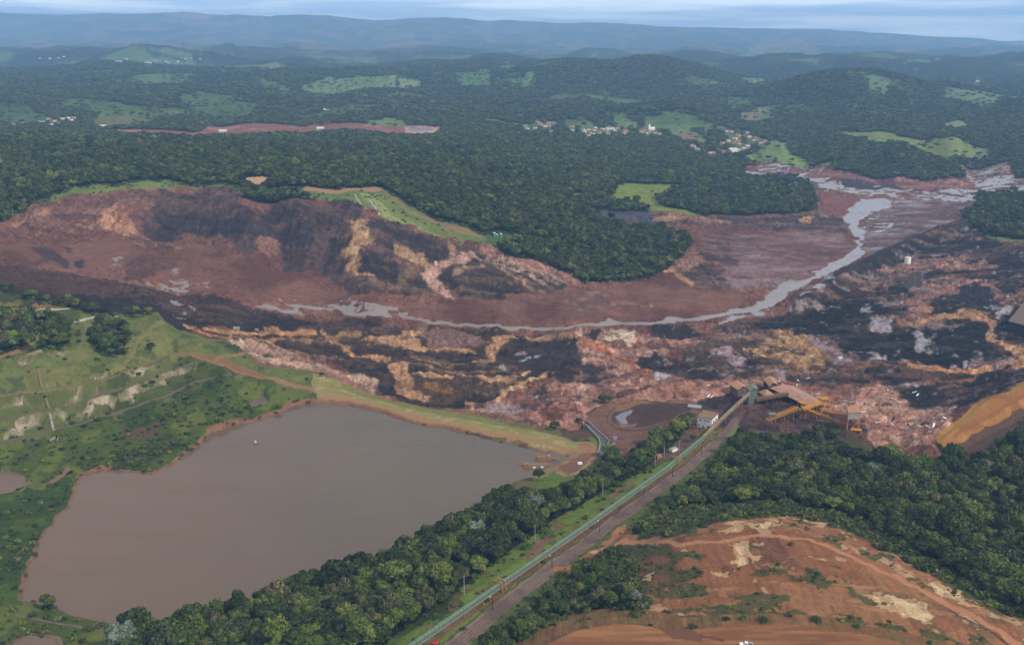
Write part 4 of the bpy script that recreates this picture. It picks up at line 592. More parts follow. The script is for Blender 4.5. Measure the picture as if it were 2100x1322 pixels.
# ---------------------------------------------------------------- materials
def mat(name, c, rough=.8, var=.25, scale=.6, bump=0, metal=0, spec=.3, grime=None):
    m = bpy.data.materials.new(name); m.use_nodes = True; n = m.node_tree.nodes; l = m.node_tree.links
    b = n['Principled BSDF']; b.inputs['Roughness'].default_value = rough; b.inputs['Metallic'].default_value = metal; b.inputs['Specular IOR Level'].default_value = spec
    g = n.new('ShaderNodeNewGeometry'); z = n.new('ShaderNodeTexNoise'); z.inputs['Scale'].default_value = scale; z.inputs['Detail'].default_value = 5; z.inputs['Roughness'].default_value = .65
    l.new(g.outputs['Position'], z.inputs[0])
    k = lin(c); cr = n.new('ShaderNodeValToRGB'); e = cr.color_ramp.elements
    e[0].position = .3; e[1].position = .7
    g2 = lin(grime) if grime is not None else k * (1 - var)
    e[0].color = (*np.clip(g2, 0, 1), 1); e[1].color = (*np.clip(k * (1 + var * .5), 0, 1), 1)
    l.new(z.outputs[0], cr.inputs[0]); l.new(cr.outputs[0], b.inputs['Base Color'])
    if bump:
        bp = n.new('ShaderNodeBump'); bp.inputs['Strength'].default_value = bump; bp.inputs['Distance'].default_value = .5
        l.new(z.outputs[0], bp.inputs['Height']); l.new(bp.outputs[0], b.inputs['Normal'])
    return m
def terrain_mat(name, s1, s2, amp, bump, bdist, wet=False):
    m = bpy.data.materials.new(name); m.use_nodes = True; n = m.node_tree.nodes; l = m.node_tree.links; b = n['Principled BSDF']
    a = n.new('ShaderNodeAttribute'); a.attribute_name = 'cover'
    g = n.new('ShaderNodeNewGeometry')
    z1 = n.new('ShaderNodeTexNoise'); z1.inputs['Scale'].default_value = s1; z1.inputs['Detail'].default_value = 6; z1.inputs['Roughness'].default_value = .7
    z2 = n.new('ShaderNodeTexNoise'); z2.inputs['Scale'].default_value = s2; z2.inputs['Detail'].default_value = 4; z2.inputs['Roughness'].default_value = .7
    for z in (z1, z2): l.new(g.outputs['Position'], z.inputs[0])
    ad = n.new('ShaderNodeMath'); ad.operation = 'ADD'; l.new(z1.outputs[0], ad.inputs[0]); l.new(z2.outputs[0], ad.inputs[1])
    mr = n.new('ShaderNodeMapRange'); mr.inputs[1].default_value = .7; mr.inputs[2].default_value = 1.3; mr.inputs[3].default_value = 1 - amp; mr.inputs[4].default_value = 1 + amp
    l.new(ad.outputs[0], mr.inputs[0])
    mu = n.new('ShaderNodeMixRGB'); mu.blend_type = 'MULTIPLY'; mu.inputs[0].default_value = 1
    l.new(a.outputs['Color'], mu.inputs[1]); l.new(mr.outputs[0], mu.inputs[2]); l.new(mu.outputs[0], b.inputs['Base Color'])
    w = n.new('ShaderNodeAttribute'); w.attribute_name = 'wet'
    rr = n.new('ShaderNodeMapRange'); rr.inputs[3].default_value = .95; rr.inputs[4].default_value = .42 if not wet else .22
    l.new(w.outputs['Fac'], rr.inputs[0]); l.new(rr.outputs[0], b.inputs['Roughness'])
    b.inputs['Specular IOR Level'].default_value = .15 if not wet else .6
    if bump:
        bp = n.new('ShaderNodeBump'); bp.inputs['Strength'].default_value = bump; bp.inputs['Distance'].default_value = bdist
        l.new(ad.outputs[0], bp.inputs['Height']); l.new(bp.outputs[0], b.inputs['Normal'])
    return m
def leaf_mat(name, c, c2):
    m = bpy.data.materials.new(name); m.use_nodes = True; n = m.node_tree.nodes; l = m.node_tree.links; b = n['Principled BSDF']
    b.inputs['Roughness'].default_value = .6; b.inputs['Specular IOR Level'].default_value = .25
    oi = n.new('ShaderNodeObjectInfo'); at = n.new('ShaderNodeAttribute'); at.attribute_name = 'leaf'
    cr = n.new('ShaderNodeMixRGB'); cr.inputs[1].default_value = (*lin(c), 1); cr.inputs[2].default_value = (*lin(c2), 1); l.new(oi.outputs['Random'], cr.inputs[0])
    mr = n.new('ShaderNodeMapRange'); mr.inputs[3].default_value = .5; mr.inputs[4].default_value = 1.3; l.new(at.outputs['Fac'], mr.inputs[0])
    mu = n.new('ShaderNodeMixRGB'); mu.blend_type = 'MULTIPLY'; mu.inputs[0].default_value = 1; l.new(cr.outputs[0], mu.inputs[1]); l.new(mr.outputs[0], mu.inputs[2])
    l.new(mu.outputs[0], b.inputs['Base Color'])
    return m
# ---------------------------------------------------------------- the ground meshes, split by what they are
cls = np.zeros(GU.shape, np.int8)
cls[mud] = 1; cls[stream & mud] = 2; cls[road] = 3; cls[haul | HR] = 4; cls[forest & (GY < 3400)] = 5
cls[(GY > 3400) & (cls != 2)] = 6; cls[GY > 15500] = 7
P3 = np.stack([GX, GY, HF], -1).reshape(-1, 3).astype(np.float32)
colf = np.c_[COL.reshape(-1, 3), np.ones(NR * NC)].astype(np.float32); wetf = WET.reshape(-1)
ii = np.arange(NR * NC).reshape(NR, NC)
quads = np.stack([ii[:-1, :-1], ii[:-1, 1:], ii[1:, 1:], ii[1:, :-1]], -1)
qc = cls[:-1, :-1]
def grid_mesh(name, sel, m, label, cat):
    q = quads[sel]; uq, inv = np.unique(q, return_inverse=True); inv = inv.reshape(-1)
    me = bpy.data.meshes.new(name); nf = len(q)
    me.vertices.add(len(uq)); me.vertices.foreach_set('co', P3[uq].ravel())
    me.loops.add(nf * 4); me.loops.foreach_set('vertex_index', inv.astype(np.int32))
    me.polygons.add(nf); me.polygons.foreach_set('loop_start', np.arange(0, nf * 4, 4, dtype=np.int32)); me.polygons.foreach_set('use_smooth', np.ones(nf, bool))
    a = me.attributes.new('cover', 'FLOAT_COLOR', 'POINT'); a.data.foreach_set('color', colf[uq].ravel())
    a = me.attributes.new('wet', 'FLOAT', 'POINT'); a.data.foreach_set('value', wetf[uq])
    me.update(calc_edges=True); me.materials.append(m)
    o = bpy.data.objects.new(name, me); C.objects.link(o); tag(o, label, cat, None, 'structure'); return o
TG = terrain_mat('grassland', .12, .7, .34, .5, 1.2)
TM = terrain_mat('tailings_mud', .09, .5, .26, .55, 1.6); TS = terrain_mat('wet_mud_water', .06, .4, .1, .05, .3, True)
TR = terrain_mat('packed_dirt', .15, 1.0, .14, .15, .4); TF = terrain_mat('forest_floor', .08, .4, .35, .6, 3)
TH_ = terrain_mat('wooded_hill', .012, .06, .34, .9, 22); TMt = terrain_mat('mountain_slope', .003, .014, .22, .8, 60)
grid_mesh('ground', qc == 0, TG, 'grassy open ground, bare soil and embankments around the lake', 'ground')
grid_mesh('mud', qc == 1, TM, 'brown, black and ochre tailings mud spread across the valley', 'mud')
grid_mesh('stream', qc == 2, TS, 'pale grey water running over the mud', 'stream')
grid_mesh('dirt_road', qc == 3, TR, 'brown dirt roads over the dam and the green terraces', 'road')
grid_mesh('haul_road', qc == 4, TR, 'wide orange earth haul roads with smooth surfaces', 'road')
grid_mesh('forest_floor', qc == 5, TF, 'dark ground below the trees', 'ground')
grid_mesh('hills', qc == 6, TH_, 'wooded hills with pale pastures in the distance', 'hills')
grid_mesh('mountains', qc == 7, TMt, 'long blue mountain range on the horizon', 'mountains')
# the earth goes on below and beyond the grid
# ---------------------------------------------------------------- mesh builder
class MB:
    def __init__(s): s.v = []; s.f = []
    def add(s, vs, fs):
        k = len(s.v); s.v += [tuple(map(float, v)) for v in vs]; s.f += [tuple(i + k for i in f) for f in fs]; return s
    def hexa(s, b, t): return s.add(list(b) + list(t), [(3, 2, 1, 0), (4, 5, 6, 7), (0, 1, 5, 4), (1, 2, 6, 5), (2, 3, 7, 6), (3, 0, 4, 7)])
    def box(s, c, sz, rz=0):
        ca, sa = math.cos(rz), math.sin(rz); q = []
        for z in (-.5, .5):
            for x, y in ((-.5, -.5), (.5, -.5), (.5, .5), (-.5, .5)):
                X, Y = x * sz[0], y * sz[1]; q.append((c[0] + X * ca - Y * sa, c[1] + X * sa + Y * ca, c[2] + z * sz[2]))
        return s.hexa(q[:4], q[4:])
    def beam(s, p, q, w, h=None):
        h = h or w; p, q = Vector(p), Vector(q); d = (q - p).normalized(); up = Vector((0, 0, 1)) if abs(d.z) < .99 else Vector((0, 1, 0))
        r = d.cross(up).normalized() * w / 2; n = r.cross(d).normalized() * h / 2
        return s.hexa([p - r - n, p + r - n, p + r + n, p - r + n], [q - r - n, q + r - n, q + r + n, q - r + n])
    def tube(s, pts, rad, n=8, cap=True):
        pts = [Vector(p) for p in pts]; rad = rad if isinstance(rad, (list, tuple)) else [rad] * len(pts); k = len(s.v)
        for i, p in enumerate(pts):
            d = (pts[min(i + 1, len(pts) - 1)] - pts[max(i - 1, 0)]).normalized(); up = Vector((0, 0, 1)) if abs(d.z) < .95 else Vector((0, 1, 0))
            r = d.cross(up).normalized(); u = r.cross(d)
            for j in range(n):
                a = 2 * math.pi * j / n; s.v.append(tuple(p + (r * math.cos(a) + u * math.sin(a)) * rad[i]))
        for i in range(len(pts) - 1):
            for j in range(n): s.f.append((k + i * n + j, k + i * n + (j + 1) % n, k + (i + 1) * n + (j + 1) % n, k + (i + 1) * n + j))
        if cap: s.f.append(tuple(k + j for j in range(n))[::-1]); s.f.append(tuple(k + (len(pts) - 1) * n + j for j in range(n)))
        return s
    def build(s, name, m, parent=None, smooth=False):
        off = parent_off(parent); me = bpy.data.meshes.new(name); me.from_pydata([(v[0] - off[0], v[1] - off[1], v[2] - off[2]) for v in s.v], [], s.f)
        me.materials.append(m); me.update()
        if smooth: me.polygons.foreach_set('use_smooth', np.ones(len(me.polygons), bool))
        o = bpy.data.objects.new(name, me); C.objects.link(o)
        if parent: o.parent = parent
        return o
def parent_off(o):
    t = Vector((0, 0, 0))
    while o: t += o.location; o = o.parent
    return t
def thing(name, loc, label, cat, group=None):
    o = bpy.data.objects.new(name, None); o.empty_display_size = 1; C.objects.link(o); o.location = loc; return tag(o, label, cat, group)
def copy_tree(o, parent=None):
    c = o.copy(); C.objects.link(c)
    if parent: c.parent = parent
    for ch in list(o.children): copy_tree(ch, c)
    return c
def gp(px, py, up=0):
    p = hit(px, py); return Vector((p[0], p[1], p[2] + up))
# ---------------------------------------------------------------- water
WM = bpy.data.materials.new('turbid_water'); WM.use_nodes = True; n_ = WM.node_tree.nodes; l_ = WM.node_tree.links; b_ = n_['Principled BSDF']
b_.inputs['Roughness'].default_value = .14; b_.inputs['Specular IOR Level'].default_value = .5; b_.inputs['IOR'].default_value = 1.33
g_ = n_.new('ShaderNodeNewGeometry'); z_ = n_.new('ShaderNodeTexNoise'); z_.inputs['Scale'].default_value = .006; z_.inputs['Detail'].default_value = 3
r_ = n_.new('ShaderNodeValToRGB'); r_.color_ramp.elements[0].position = .35; r_.color_ramp.elements[1].position = .68
r_.color_ramp.elements[0].color = (*lin((92, 81, 69)), 1); r_.color_ramp.elements[1].color = (*lin((102, 88, 73)), 1)
l_.new(g_.outputs['Position'], z_.inputs[0]); l_.new(z_.outputs[0], r_.inputs[0])
# reddish silt hangs in the shallow western end of the lake
sx_ = n_.new('ShaderNodeSeparateXYZ'); l_.new(g_.outputs['Position'], sx_.inputs[0]); sm_ = n_.new('ShaderNodeMapRange'); sm_.inputs[1].default_value = -60; sm_.inputs[2].default_value = -330; l_.new(sx_.outputs[0], sm_.inputs[0])
z4 = n_.new('ShaderNodeTexNoise'); z4.inputs['Scale'].default_value = .012; z4.inputs['Detail'].default_value = 5; z4.inputs['Distortion'].default_value = 1.2; l_.new(g_.outputs['Position'], z4.inputs[0])
mm_ = n_.new('ShaderNodeMath'); mm_.operation = 'MULTIPLY'; l_.new(sm_.outputs[0], mm_.inputs[0]); l_.new(z4.outputs[0], mm_.inputs[1])
sc_ = n_.new('ShaderNodeMixRGB'); sc_.inputs[2].default_value = (*lin((126, 90, 72)), 1); l_.new(mm_.outputs[0], sc_.inputs[0]); l_.new(r_.outputs[0], sc_.inputs[1]); l_.new(sc_.outputs[0], b_.inputs['Base Color'])
z2 = n_.new('ShaderNodeTexNoise'); z2.inputs['Scale'].default_value = .9; z2.inputs['Detail'].default_value = 3; bp_ = n_.new('ShaderNodeBump'); bp_.inputs['Strength'].default_value = .06; bp_.inputs['Distance'].default_value = .2
l_.new(g_.outputs['Position'], z2.inputs[0]); m5 = n_.new('ShaderNodeMapping'); m5.inputs['Scale'].default_value = (.008, .05, 1); m5.inputs['Rotation'].default_value = (0, 0, .5); l_.new(g_.outputs['Position'], m5.inputs[0]); z5 = n_.new('ShaderNodeTexNoise'); z5.inputs['Scale'].default_value = 1; z5.inputs['Detail'].default_value = 5; l_.new(m5.outputs[0], z5.inputs[0])
r5 = n_.new('ShaderNodeMapRange'); r5.inputs[1].default_value = .35; r5.inputs[2].default_value = .65; r5.inputs[3].default_value = .06; r5.inputs[4].default_value = .34; l_.new(z5.outputs[0], r5.inputs[0]); l_.new(r5.outputs[0], b_.inputs['Roughness'])
l_.new(z2.outputs[0], bp_.inputs['Height']); l_.new(bp_.outputs[0], b_.inputs['Normal'])
def water(name, pts, z, label, pad=1.0):
    W3 = [onz(p[0], p[1], z) for p in pts]; cx = sum(p[0] for p in W3) / len(W3); cy = sum(p[1] for p in W3) / len(W3)
    me = bpy.data.meshes.new(name); vs_ = []
    for p in W3:
        d = math.hypot(p[0] - cx, p[1] - cy); vs_.append((cx + (p[0] - cx) * (1 + pad / d), cy + (p[1] - cy) * (1 + pad / d), z))
    me.from_pydata(vs_, [], [tuple(range(len(vs_)))]); me.materials.append(WM); o = bpy.data.objects.new(name, me); C.objects.link(o); tag(o, label, 'water', None, 'structure')
water('lake_water', LAKE, LAKE_Z, 'still brown-grey water of the big pond behind the earth dam', 2.5)
for q, z, lb in zip(PONDS, POND_Z, ['small brown pond at the left edge beside the grassy bank', 'small pond at the bottom left corner', 'tiny marsh pool in the grass above the lake']): water('pond_water', q, z + .1, lb, 3)

# ---------------------------------------------------------------- trees
def crown_mesh(name, seed, nl, nq, ls, m, rx=4.3, h0=3.2, h1=10.5, core=True, flat=.6):
    r = np.random.default_rng(seed); vs_, fs_, lf_ = [], [], []
    cz, rz = (h0 + h1) / 2, (h1 - h0) / 2
    k = 0
    for i in range(nl):
        th = 2 * math.pi * (i * .618 + r.uniform(-.08, .08)); t = (i + .5) / nl; el = math.asin(min(1, 1.25 * t - .32)) if nl > 3 else r.uniform(-.1, 1)
        rad = r.uniform(.55, .85); c = np.array([rx * rad * math.cos(el) * math.cos(th), rx * rad * math.cos(el) * math.sin(th), cz + rz * rad * math.sin(el)])
        lr = rx * r.uniform(.32, .52); tone = r.uniform(.2, .8)
        d = r.normal(size=(nq, 3)); d[:, 2] = abs(d[:, 2]) * 1.0 - .25; d /= np.linalg.norm(d, axis=1)[:, None]
        p = c + d * lr * np.array([1, 1, flat + .25]) * r.uniform(.8, 1.12, (nq, 1))
        nn = d + r.normal(size=(nq, 3)) * .45; nn /= np.linalg.norm(nn, axis=1)[:, None]
        a = np.cross(nn, r.normal(size=(nq, 3))); a /= np.linalg.norm(a, axis=1)[:, None]; b = np.cross(nn, a)
        s = ls * r.uniform(.6, 1.3, (nq, 1))
        q = np.stack([p - a * s - b * s * .6, p + a * s * .9 - b * s * .7, p + a * s + b * s * .7, p - a * s * .8 + b * s], 1)
        vs_.append(q.reshape(-1, 3)); fs_.append(np.arange(nq * 4).reshape(-1, 4) + k); k += nq * 4; lf_.append(np.clip(tone + r.uniform(-.28, .28, nq), 0, 1))
        if core:      # an opaque heart in each leaf clump so no light shows straight through
            ic = np.array([[0, 0, 1], [1, 0, 0], [0, 1, 0], [-1, 0, 0], [0, -1, 0], [0, 0, -1]]) * lr * .8 * np.array([1, 1, flat + .2]) + c
            tri = np.array([[0, 1, 2, 2], [0, 2, 3, 3], [0, 3, 4, 4], [0, 4, 1, 1], [5, 2, 1, 1], [5, 3, 2, 2], [5, 4, 3, 3], [5, 1, 4, 4]])
            vs_.append(ic); fs_.append(tri + k); k += 6; lf_.append(np.full(8, tone * .8))
    v = np.concatenate(vs_); f = np.concatenate(fs_); lf2 = np.concatenate(lf_)
    me = bpy.data.meshes.new(name); me.from_pydata(v.tolist(), [], [tuple(x) if x[2] != x[3] else tuple(x[:3]) for x in f.tolist()])
    a = me.attributes.new('leaf', 'FLOAT', 'FACE'); a.data.foreach_set('value', lf2.astype(np.float32)); me.materials.append(m); me.update(); return me
LM = [leaf_mat('dark_leaves', (38, 50, 22), (68, 80, 34)), leaf_mat('green_leaves', (52, 72, 26), (90, 104, 40)), leaf_mat('yellow_green_leaves', (82, 100, 36), (118, 128, 52)), leaf_mat('olive_leaves', (64, 72, 40), (102, 98, 60)), leaf_mat('silvery_leaves', (96, 108, 88), (118, 128, 108))]
BARK = mat('bark', (92, 78, 64), .9, .3, 2)
def trunk_mb(seed):
    r = random.Random(seed); b = MB(); b.tube([(0, 0, -.6), (r.uniform(-.1, .1), r.uniform(-.1, .1), 2.2), (r.uniform(-.3, .3), r.uniform(-.3, .3), 5.2)], [.34, .26, .16], 7)
    for i in range(5):
        a = i * 1.26 + r.uniform(-.3, .3); b.tube([(0, 0, 2.6 + i * .4), (1.2 * math.cos(a), 1.2 * math.sin(a), 4.4 + i * .3), (2.5 * math.cos(a), 2.5 * math.sin(a), 6.4)], [.15, .1, .04], 5)
    return b
def scatter(ymin, ymax, sp, mask, dens=None, umax=1400, seed=1):
    r = np.random.default_rng(seed); w_ = umax * ymax / F
    xs = np.arange(-w_, w_, sp); ys = np.arange(ymin, ymax, sp); X, Y = np.meshgrid(xs, ys); X = X + r.uniform(-.42, .42, X.shape) * sp; Y = Y + r.uniform(-.42, .42, X.shape) * sp
    X, Y = X.ravel(), Y.ravel(); k = (abs(X / Y * F) < umax) & (Y > ymin) & (Y < ymax); X, Y = X[k], Y[k]
    u, v = uv_of(X, Y); i = np.clip(np.round(np.interp(-v, -V, np.arange(NR))).astype(int), 0, NR - 1); j = np.clip(np.round(np.interp(u, U, np.arange(NC))).astype(int), 0, NC - 1)
    k = mask[i, j]
    if dens is not None: k &= r.uniform(size=len(X)) < dens[i, j]
    X, Y, i, j = X[k], Y[k], i[k], j[k]; return np.c_[X, Y, ground_z(X, Y)], i, j
def project(P):
    d = P[:, 1] * CT - (P[:, 2] - HC) * ST; y = P[:, 1] * ST + (P[:, 2] - HC) * CT
    return CX + F * P[:, 0] / d, CY - F * y / d, d
def proto_set(cname, meshes):
    col = bpy.data.collections.new(cname)
    for k, me in enumerate(meshes): col.objects.link(bpy.data.objects.new('%s_crown_%02d' % (cname, k), me))
    return col
def gn_stuff(name, P, scl, kind, col, label, cat):
    me = bpy.data.meshes.new(name); me.vertices.add(len(P)); me.vertices.foreach_set('co', P.astype(np.float32).ravel())
    a = me.attributes.new('size', 'FLOAT_VECTOR', 'POINT'); a.data.foreach_set('vector', scl.astype(np.float32).ravel())
    a = me.attributes.new('turn', 'FLOAT_VECTOR', 'POINT'); rz = np.zeros((len(P), 3), np.float32); rz[:, 2] = rng.uniform(0, 6.28, len(P)); a.data.foreach_set('vector', rz.ravel())
    a = me.attributes.new('kind', 'INT', 'POINT'); a.data.foreach_set('value', kind.astype(np.int32))
    o = bpy.data.objects.new(name, me); C.objects.link(o); tag(o, label, cat, None, 'stuff')
    g = bpy.data.node_groups.new(name, 'GeometryNodeTree'); g.interface.new_socket('Geometry', in_out='INPUT', socket_type='NodeSocketGeometry'); g.interface.new_socket('Geometry', in_out='OUTPUT', socket_type='NodeSocketGeometry')
    n = g.nodes; l = g.links; gi = n.new('NodeGroupInput'); go = n.new('NodeGroupOutput'); ip = n.new('GeometryNodeInstanceOnPoints'); ci = n.new('GeometryNodeCollectionInfo')
    ci.inputs[0].default_value = col; ci.inputs['Separate Children'].default_value = True; ci.inputs['Reset Children'].default_value = True
    def na(nm, t): q = n.new('GeometryNodeInputNamedAttribute'); q.data_type = t; q.inputs[0].default_value = nm; return q.outputs[0]
    l.new(gi.outputs[0], ip.inputs['Points']); l.new(ci.outputs[0], ip.inputs['Instance']); ip.inputs['Pick Instance'].default_value = True
    l.new(na('kind', 'INT'), ip.inputs['Instance Index']); l.new(na('turn', 'FLOAT_VECTOR'), ip.inputs['Rotation']); l.new(na('size', 'FLOAT_VECTOR'), ip.inputs['Scale']); l.new(ip.outputs[0], go.inputs[0])
    md = o.modifiers.new('scatter', 'NODES'); md.node_group = g; return o
# leaf kinds in each set: index = kind
near_m = [crown_mesh('crown', 10 + i, 15 + i % 4, 90, .42, LM[k], rx=4.2 + .3 * (i % 3), h1=9.6 + (i * 37 % 5) * .5) for i, k in enumerate([0, 0, 1, 1, 2, 3, 4, 1])]
mid_m = [crown_mesh('crown', 40 + i, 10, 26, .8, LM[k], rx=4.3 + .3 * (i % 3)) for i, k in enumerate([0, 0, 1, 1, 2, 3, 4, 0])]
far_m = [crown_mesh('crown', 70 + i, 6, 11, 1.3, LM[k], rx=4.6) for i, k in enumerate([0, 0, 1, 1, 2, 3, 0, 0])]
KP = np.array([.2, .16, .2, .16, .1, .14, .006, .034]); KP /= KP.sum()
KF = np.array([.24, .2, .17, .12, .06, .14, .003, .067]); KF /= KF.sum()
vis = forest
Pn, i_, j_ = scatter(330, 1000, 5.0, forest, seed=3)
patch = fbm(Pn[:, 0] / 40, Pn[:, 1] / 40, 211, 3)
sz = (rng.uniform(.45, .98, len(Pn)) + np.where(rng.uniform(size=len(Pn)) > .94, .5, 0)) * (1 + .5 * patch)
kd = rng.choice(8, len(Pn), p=KP)
qx, qy, _ = project(Pn); sz = np.where((qx > np.interp(qy, [858, 1350], [1512, 905])) & (qx < 1440) & (qy > 1080), sz * .68, sz)
px_, py_, d_ = project(Pn + np.c_[np.zeros((len(Pn), 2)), 7 * sz])
inframe = (px_ > -25) & (px_ < 2125) & (py_ < 1345) & (py_ > 0)
order = np.argsort(np.where(inframe, d_ / sz ** .5, 1e9)); own = order[:285]
own_set = np.zeros(len(Pn), bool); own_set[own] = True
TRM = [trunk_mb(i) for i in range(3)]; trunk_me = []
for b in TRM:
    o = b.build('trunk', BARK); trunk_me.append(o.data); bpy.data.objects.remove(o)
KN_ = ['dark green', 'dark green', 'fresh green', 'fresh green', 'yellow-green', 'olive', 'silvery pale', 'fresh green']
KNAME = ['broadleaf_tree', 'broadleaf_tree', 'broadleaf_tree', 'broadleaf_tree', 'broadleaf_tree', 'broadleaf_tree', 'broadleaf_tree', 'broadleaf_tree']
def place_tree(P, s, k, label, group, name='broadleaf_tree', sz3=None):
    t = bpy.data.objects.new(name, None); C.objects.link(t); t.location = P; t.rotation_euler = (0, 0, rnd.uniform(0, 6.28)); t.scale = sz3 or (s, s, s); tag(t, label, 'tree', group)
    c = bpy.data.objects.new('crown', near_m[k]); C.objects.link(c); c.parent = t
    r = bpy.data.objects.new('trunk', trunk_me[rnd.randrange(3)]); C.objects.link(r); r.parent = t
    return t
for q in own:
    line = 905 + (px_[q] - 905) * 0; x_at = np.interp(py_[q], [858, 1350], [1512, 905])
    if px_[q] < x_at: zone = 'in the wood between the brown lake and the green conveyor'
    elif px_[q] < 1320 or py_[q] > 1080 and px_[q] < 1420: zone = 'between the gravel road and the orange haul road'
    else: zone = 'on the slope behind the bare red knoll'
    f_ = rnd.uniform(.84, 1.18); place_tree(Pn[q], sz[q], kd[q], KN_[kd[q]] + ' broadleaf tree ' + zone, KN_[kd[q]] + ' trees ' + zone, sz3=(sz[q] * f_, sz[q] * f_, sz[q] / f_))
rest = ~own_set
Pm, _, _ = scatter(1000, 2250, 6.3, forest, seed=4); Pf, _, _ = scatter(2250, 3500, 8.4, forest, seed=5)
wood_far = forest; Pff, _, _ = scatter(3500, 6200, 12.5, wood_far | fields | past, dens=np.where(fields, .06, np.where(past, .6 * (1 - sstep(.17, .27, nP)), .9)), seed=6); Pfi, _, _ = scatter(2250, 3500, 16, fields, dens=np.full(GU.shape, .06), seed=16); Pff = np.concatenate([Pff, Pfi])
def sc3(s): f_ = rng.uniform(.82, 1.18, len(s)); return np.c_[s * f_, s * f_, s / f_ * rng.uniform(.85, 1.2, len(s)) * np.where(P_all[:, 1] > 2250, .62, 1)]
near_c = proto_set('near', near_m); all_c = proto_set('wood', near_m + mid_m + far_m)
P_all = np.concatenate([Pn[rest], Pm, Pf, Pff])
s_all = np.concatenate([sz[rest], (rng.uniform(.5, 1.02, len(Pm)) + np.where(rng.uniform(size=len(Pm)) > .95, .45, 0)) * (1 + .4 * fbm(Pm[:, 0] / 60, Pm[:, 1] / 60, 5, 3)), rng.uniform(.8, 1.4, len(Pf)), rng.uniform(1.0, 1.9, len(Pff))])
k_all = np.concatenate([kd[rest], 8 + rng.choice(8, len(Pm), p=KF), 16 + rng.choice(8, len(Pf), p=KF), 16 + rng.choice(8, len(Pff), p=KF)])
gn_stuff('forest', P_all, sc3(s_all), k_all, all_c, 'dense dark green forest covering the slopes and valley', 'forest')
# shrubs and scrub on the open slopes
bush_m = [crown_mesh('shrub', 90 + i, 7, 22, .75, LM[k], rx=4.4, h0=-1.5, h1=5, flat=.5) for i, k in enumerate([0, 1, 1, 2, 3])]
bc = proto_set('bush', bush_m)
dz_ = np.zeros(GU.shape, np.float32)
dz_[low | bl] = .22; dz_[(low | bl) & (nA < -.04)] = .55; dz_[(low | bl) & (nB > .1)] = .12; dz_[G1 & ~low & ~bl & ~up] = .1; dz_[up] = .012; dz_[FR] = .8; dz_[greens] = .5; dz_[KN & ~greens & ~FR] = .012; dz_[G2] = .05; dz_[COR & (nA < .0)] = .32; dz_[COR & (nA >= .0)] = .08; dz_[bank] = .1
dz_[edge] = 0; dz_[lake | pond | road | haul | mud | stream | YB | HR | dm | tip] = 0; dz_[stroke_mask([(905, 1350, 24), (1130, 1165, 19), (1330, 1018, 15), (1512, 858, 10)], 0)] = 0
dz_[fringe] = .75; dz_[marg] = .3; dz_[fringe2] = .55; dz_[zb] = .85; dz_[edge] = 0
Pb, ib, jb = scatter(330, 1500, 3.4, dz_ > 0, dens=dz_, seed=8)
sb = rng.uniform(.16, .5, len(Pb)) * (1 + .8 * fbm(Pb[:, 0] / 25, Pb[:, 1] / 25, 77, 3)); sb = np.where(FR[ib, jb] | greens[ib, jb], sb * 1.25, sb); sb = np.where(COR[ib, jb], sb * .75, sb); fr_ = (fringe | fringe2)[ib, jb] & ~marg[ib, jb]; sb = np.where(fr_ & ~COR[ib, jb], sb * 1.5, sb); sb = np.where(marg[ib, jb], sb * .45, sb); sb = np.where(greens[ib, jb], sb * .42, sb); sb = np.where(zb[ib, jb], np.maximum(sb, .3) * 1.5, sb)
gn_stuff('shrubbery', Pb, np.c_[sb, sb, sb * .8], rng.integers(0, 5, len(Pb)), bc, 'low green scrub on the banks and slopes', 'scrub')
# forest edge fringe of small bushes round the woods
# ---------------------------------------------------------------- single trees and bushes
for (px, py, s, k, lb) in [(310, 718, .72, 0, 'lone dark tree on the green slope above the road junction'), (1236, 828, .85, 1, 'round bright green tree at the edge of the pink debris above the mud yard'), (1250, 826, .6, 2, 'small green tree beside a larger one at the edge of the pink debris'), (1186, 868, .5, 0, 'dark bush at the head of the concrete spillway'),
                          (1105, 985, .8, 1, 'bright green bush on the tip of land beside the yellow dredges'), (1288, 412, .9, 0, 'dark tree standing in the pale green pasture'), (1338, 396, .6, 0, 'small tree in the upper part of the pale pasture'), (660, 772, .4, 1, 'small green tree on the crest of the dam beside the debris'), (865, 1146, .9, 5, 'broad olive tree leaning over the lake shore'), (287, 770, .35, 0, 'small dark bush between two terrace roads'), (1420, 905, .45, 2, 'yellow-green bush on the bare lot below the white house')]:
    p = gp(px, py); place_tree(p, s, k, lb, None, sz3=(s, s, s * .92))
# ---------------------------------------------------------------- paints
WHITE = mat('white_paint', (242, 242, 238), .6, .08, .5, grime=(228, 224, 216)); GREEN = mat('green_cladding', (104, 128, 102), .6, .14, .3, grime=(92, 108, 84)); DUSTY = mat('dusty_cladding', (150, 128, 92), .7, .2, .3, grime=(122, 96, 72))
YEL = mat('yellow_paint', (206, 146, 52), .55, .15, .5, grime=(168, 108, 46)); OCH = mat('ochre_steel', (158, 118, 52), .6, .2, .4, grime=(140, 88, 44)); GREY = mat('grey_steel', (128, 128, 124), .6, .2, .5); CONC = mat('concrete', (150, 141, 127), .85, .2, .4); DARK = mat('dark_opening', (22, 22, 24), .5, .1); GLASS = mat('window_glass', (34, 38, 44), .15, .1, spec=.6)
BROOF = mat('brown_roof', (132, 104, 82), .8, .15, .3); PROOF = mat('mud_stained_roof', (180, 136, 116), .8, .2, .25, grime=(152, 110, 94)); OROOF = mat('orange_roof', (172, 126, 96), .75, .15, .3); WOOD = mat('weathered_wood', (120, 104, 88), .9, .2, 1); PALE = mat('pale_pole', (176, 170, 158), .8, .1, 1)
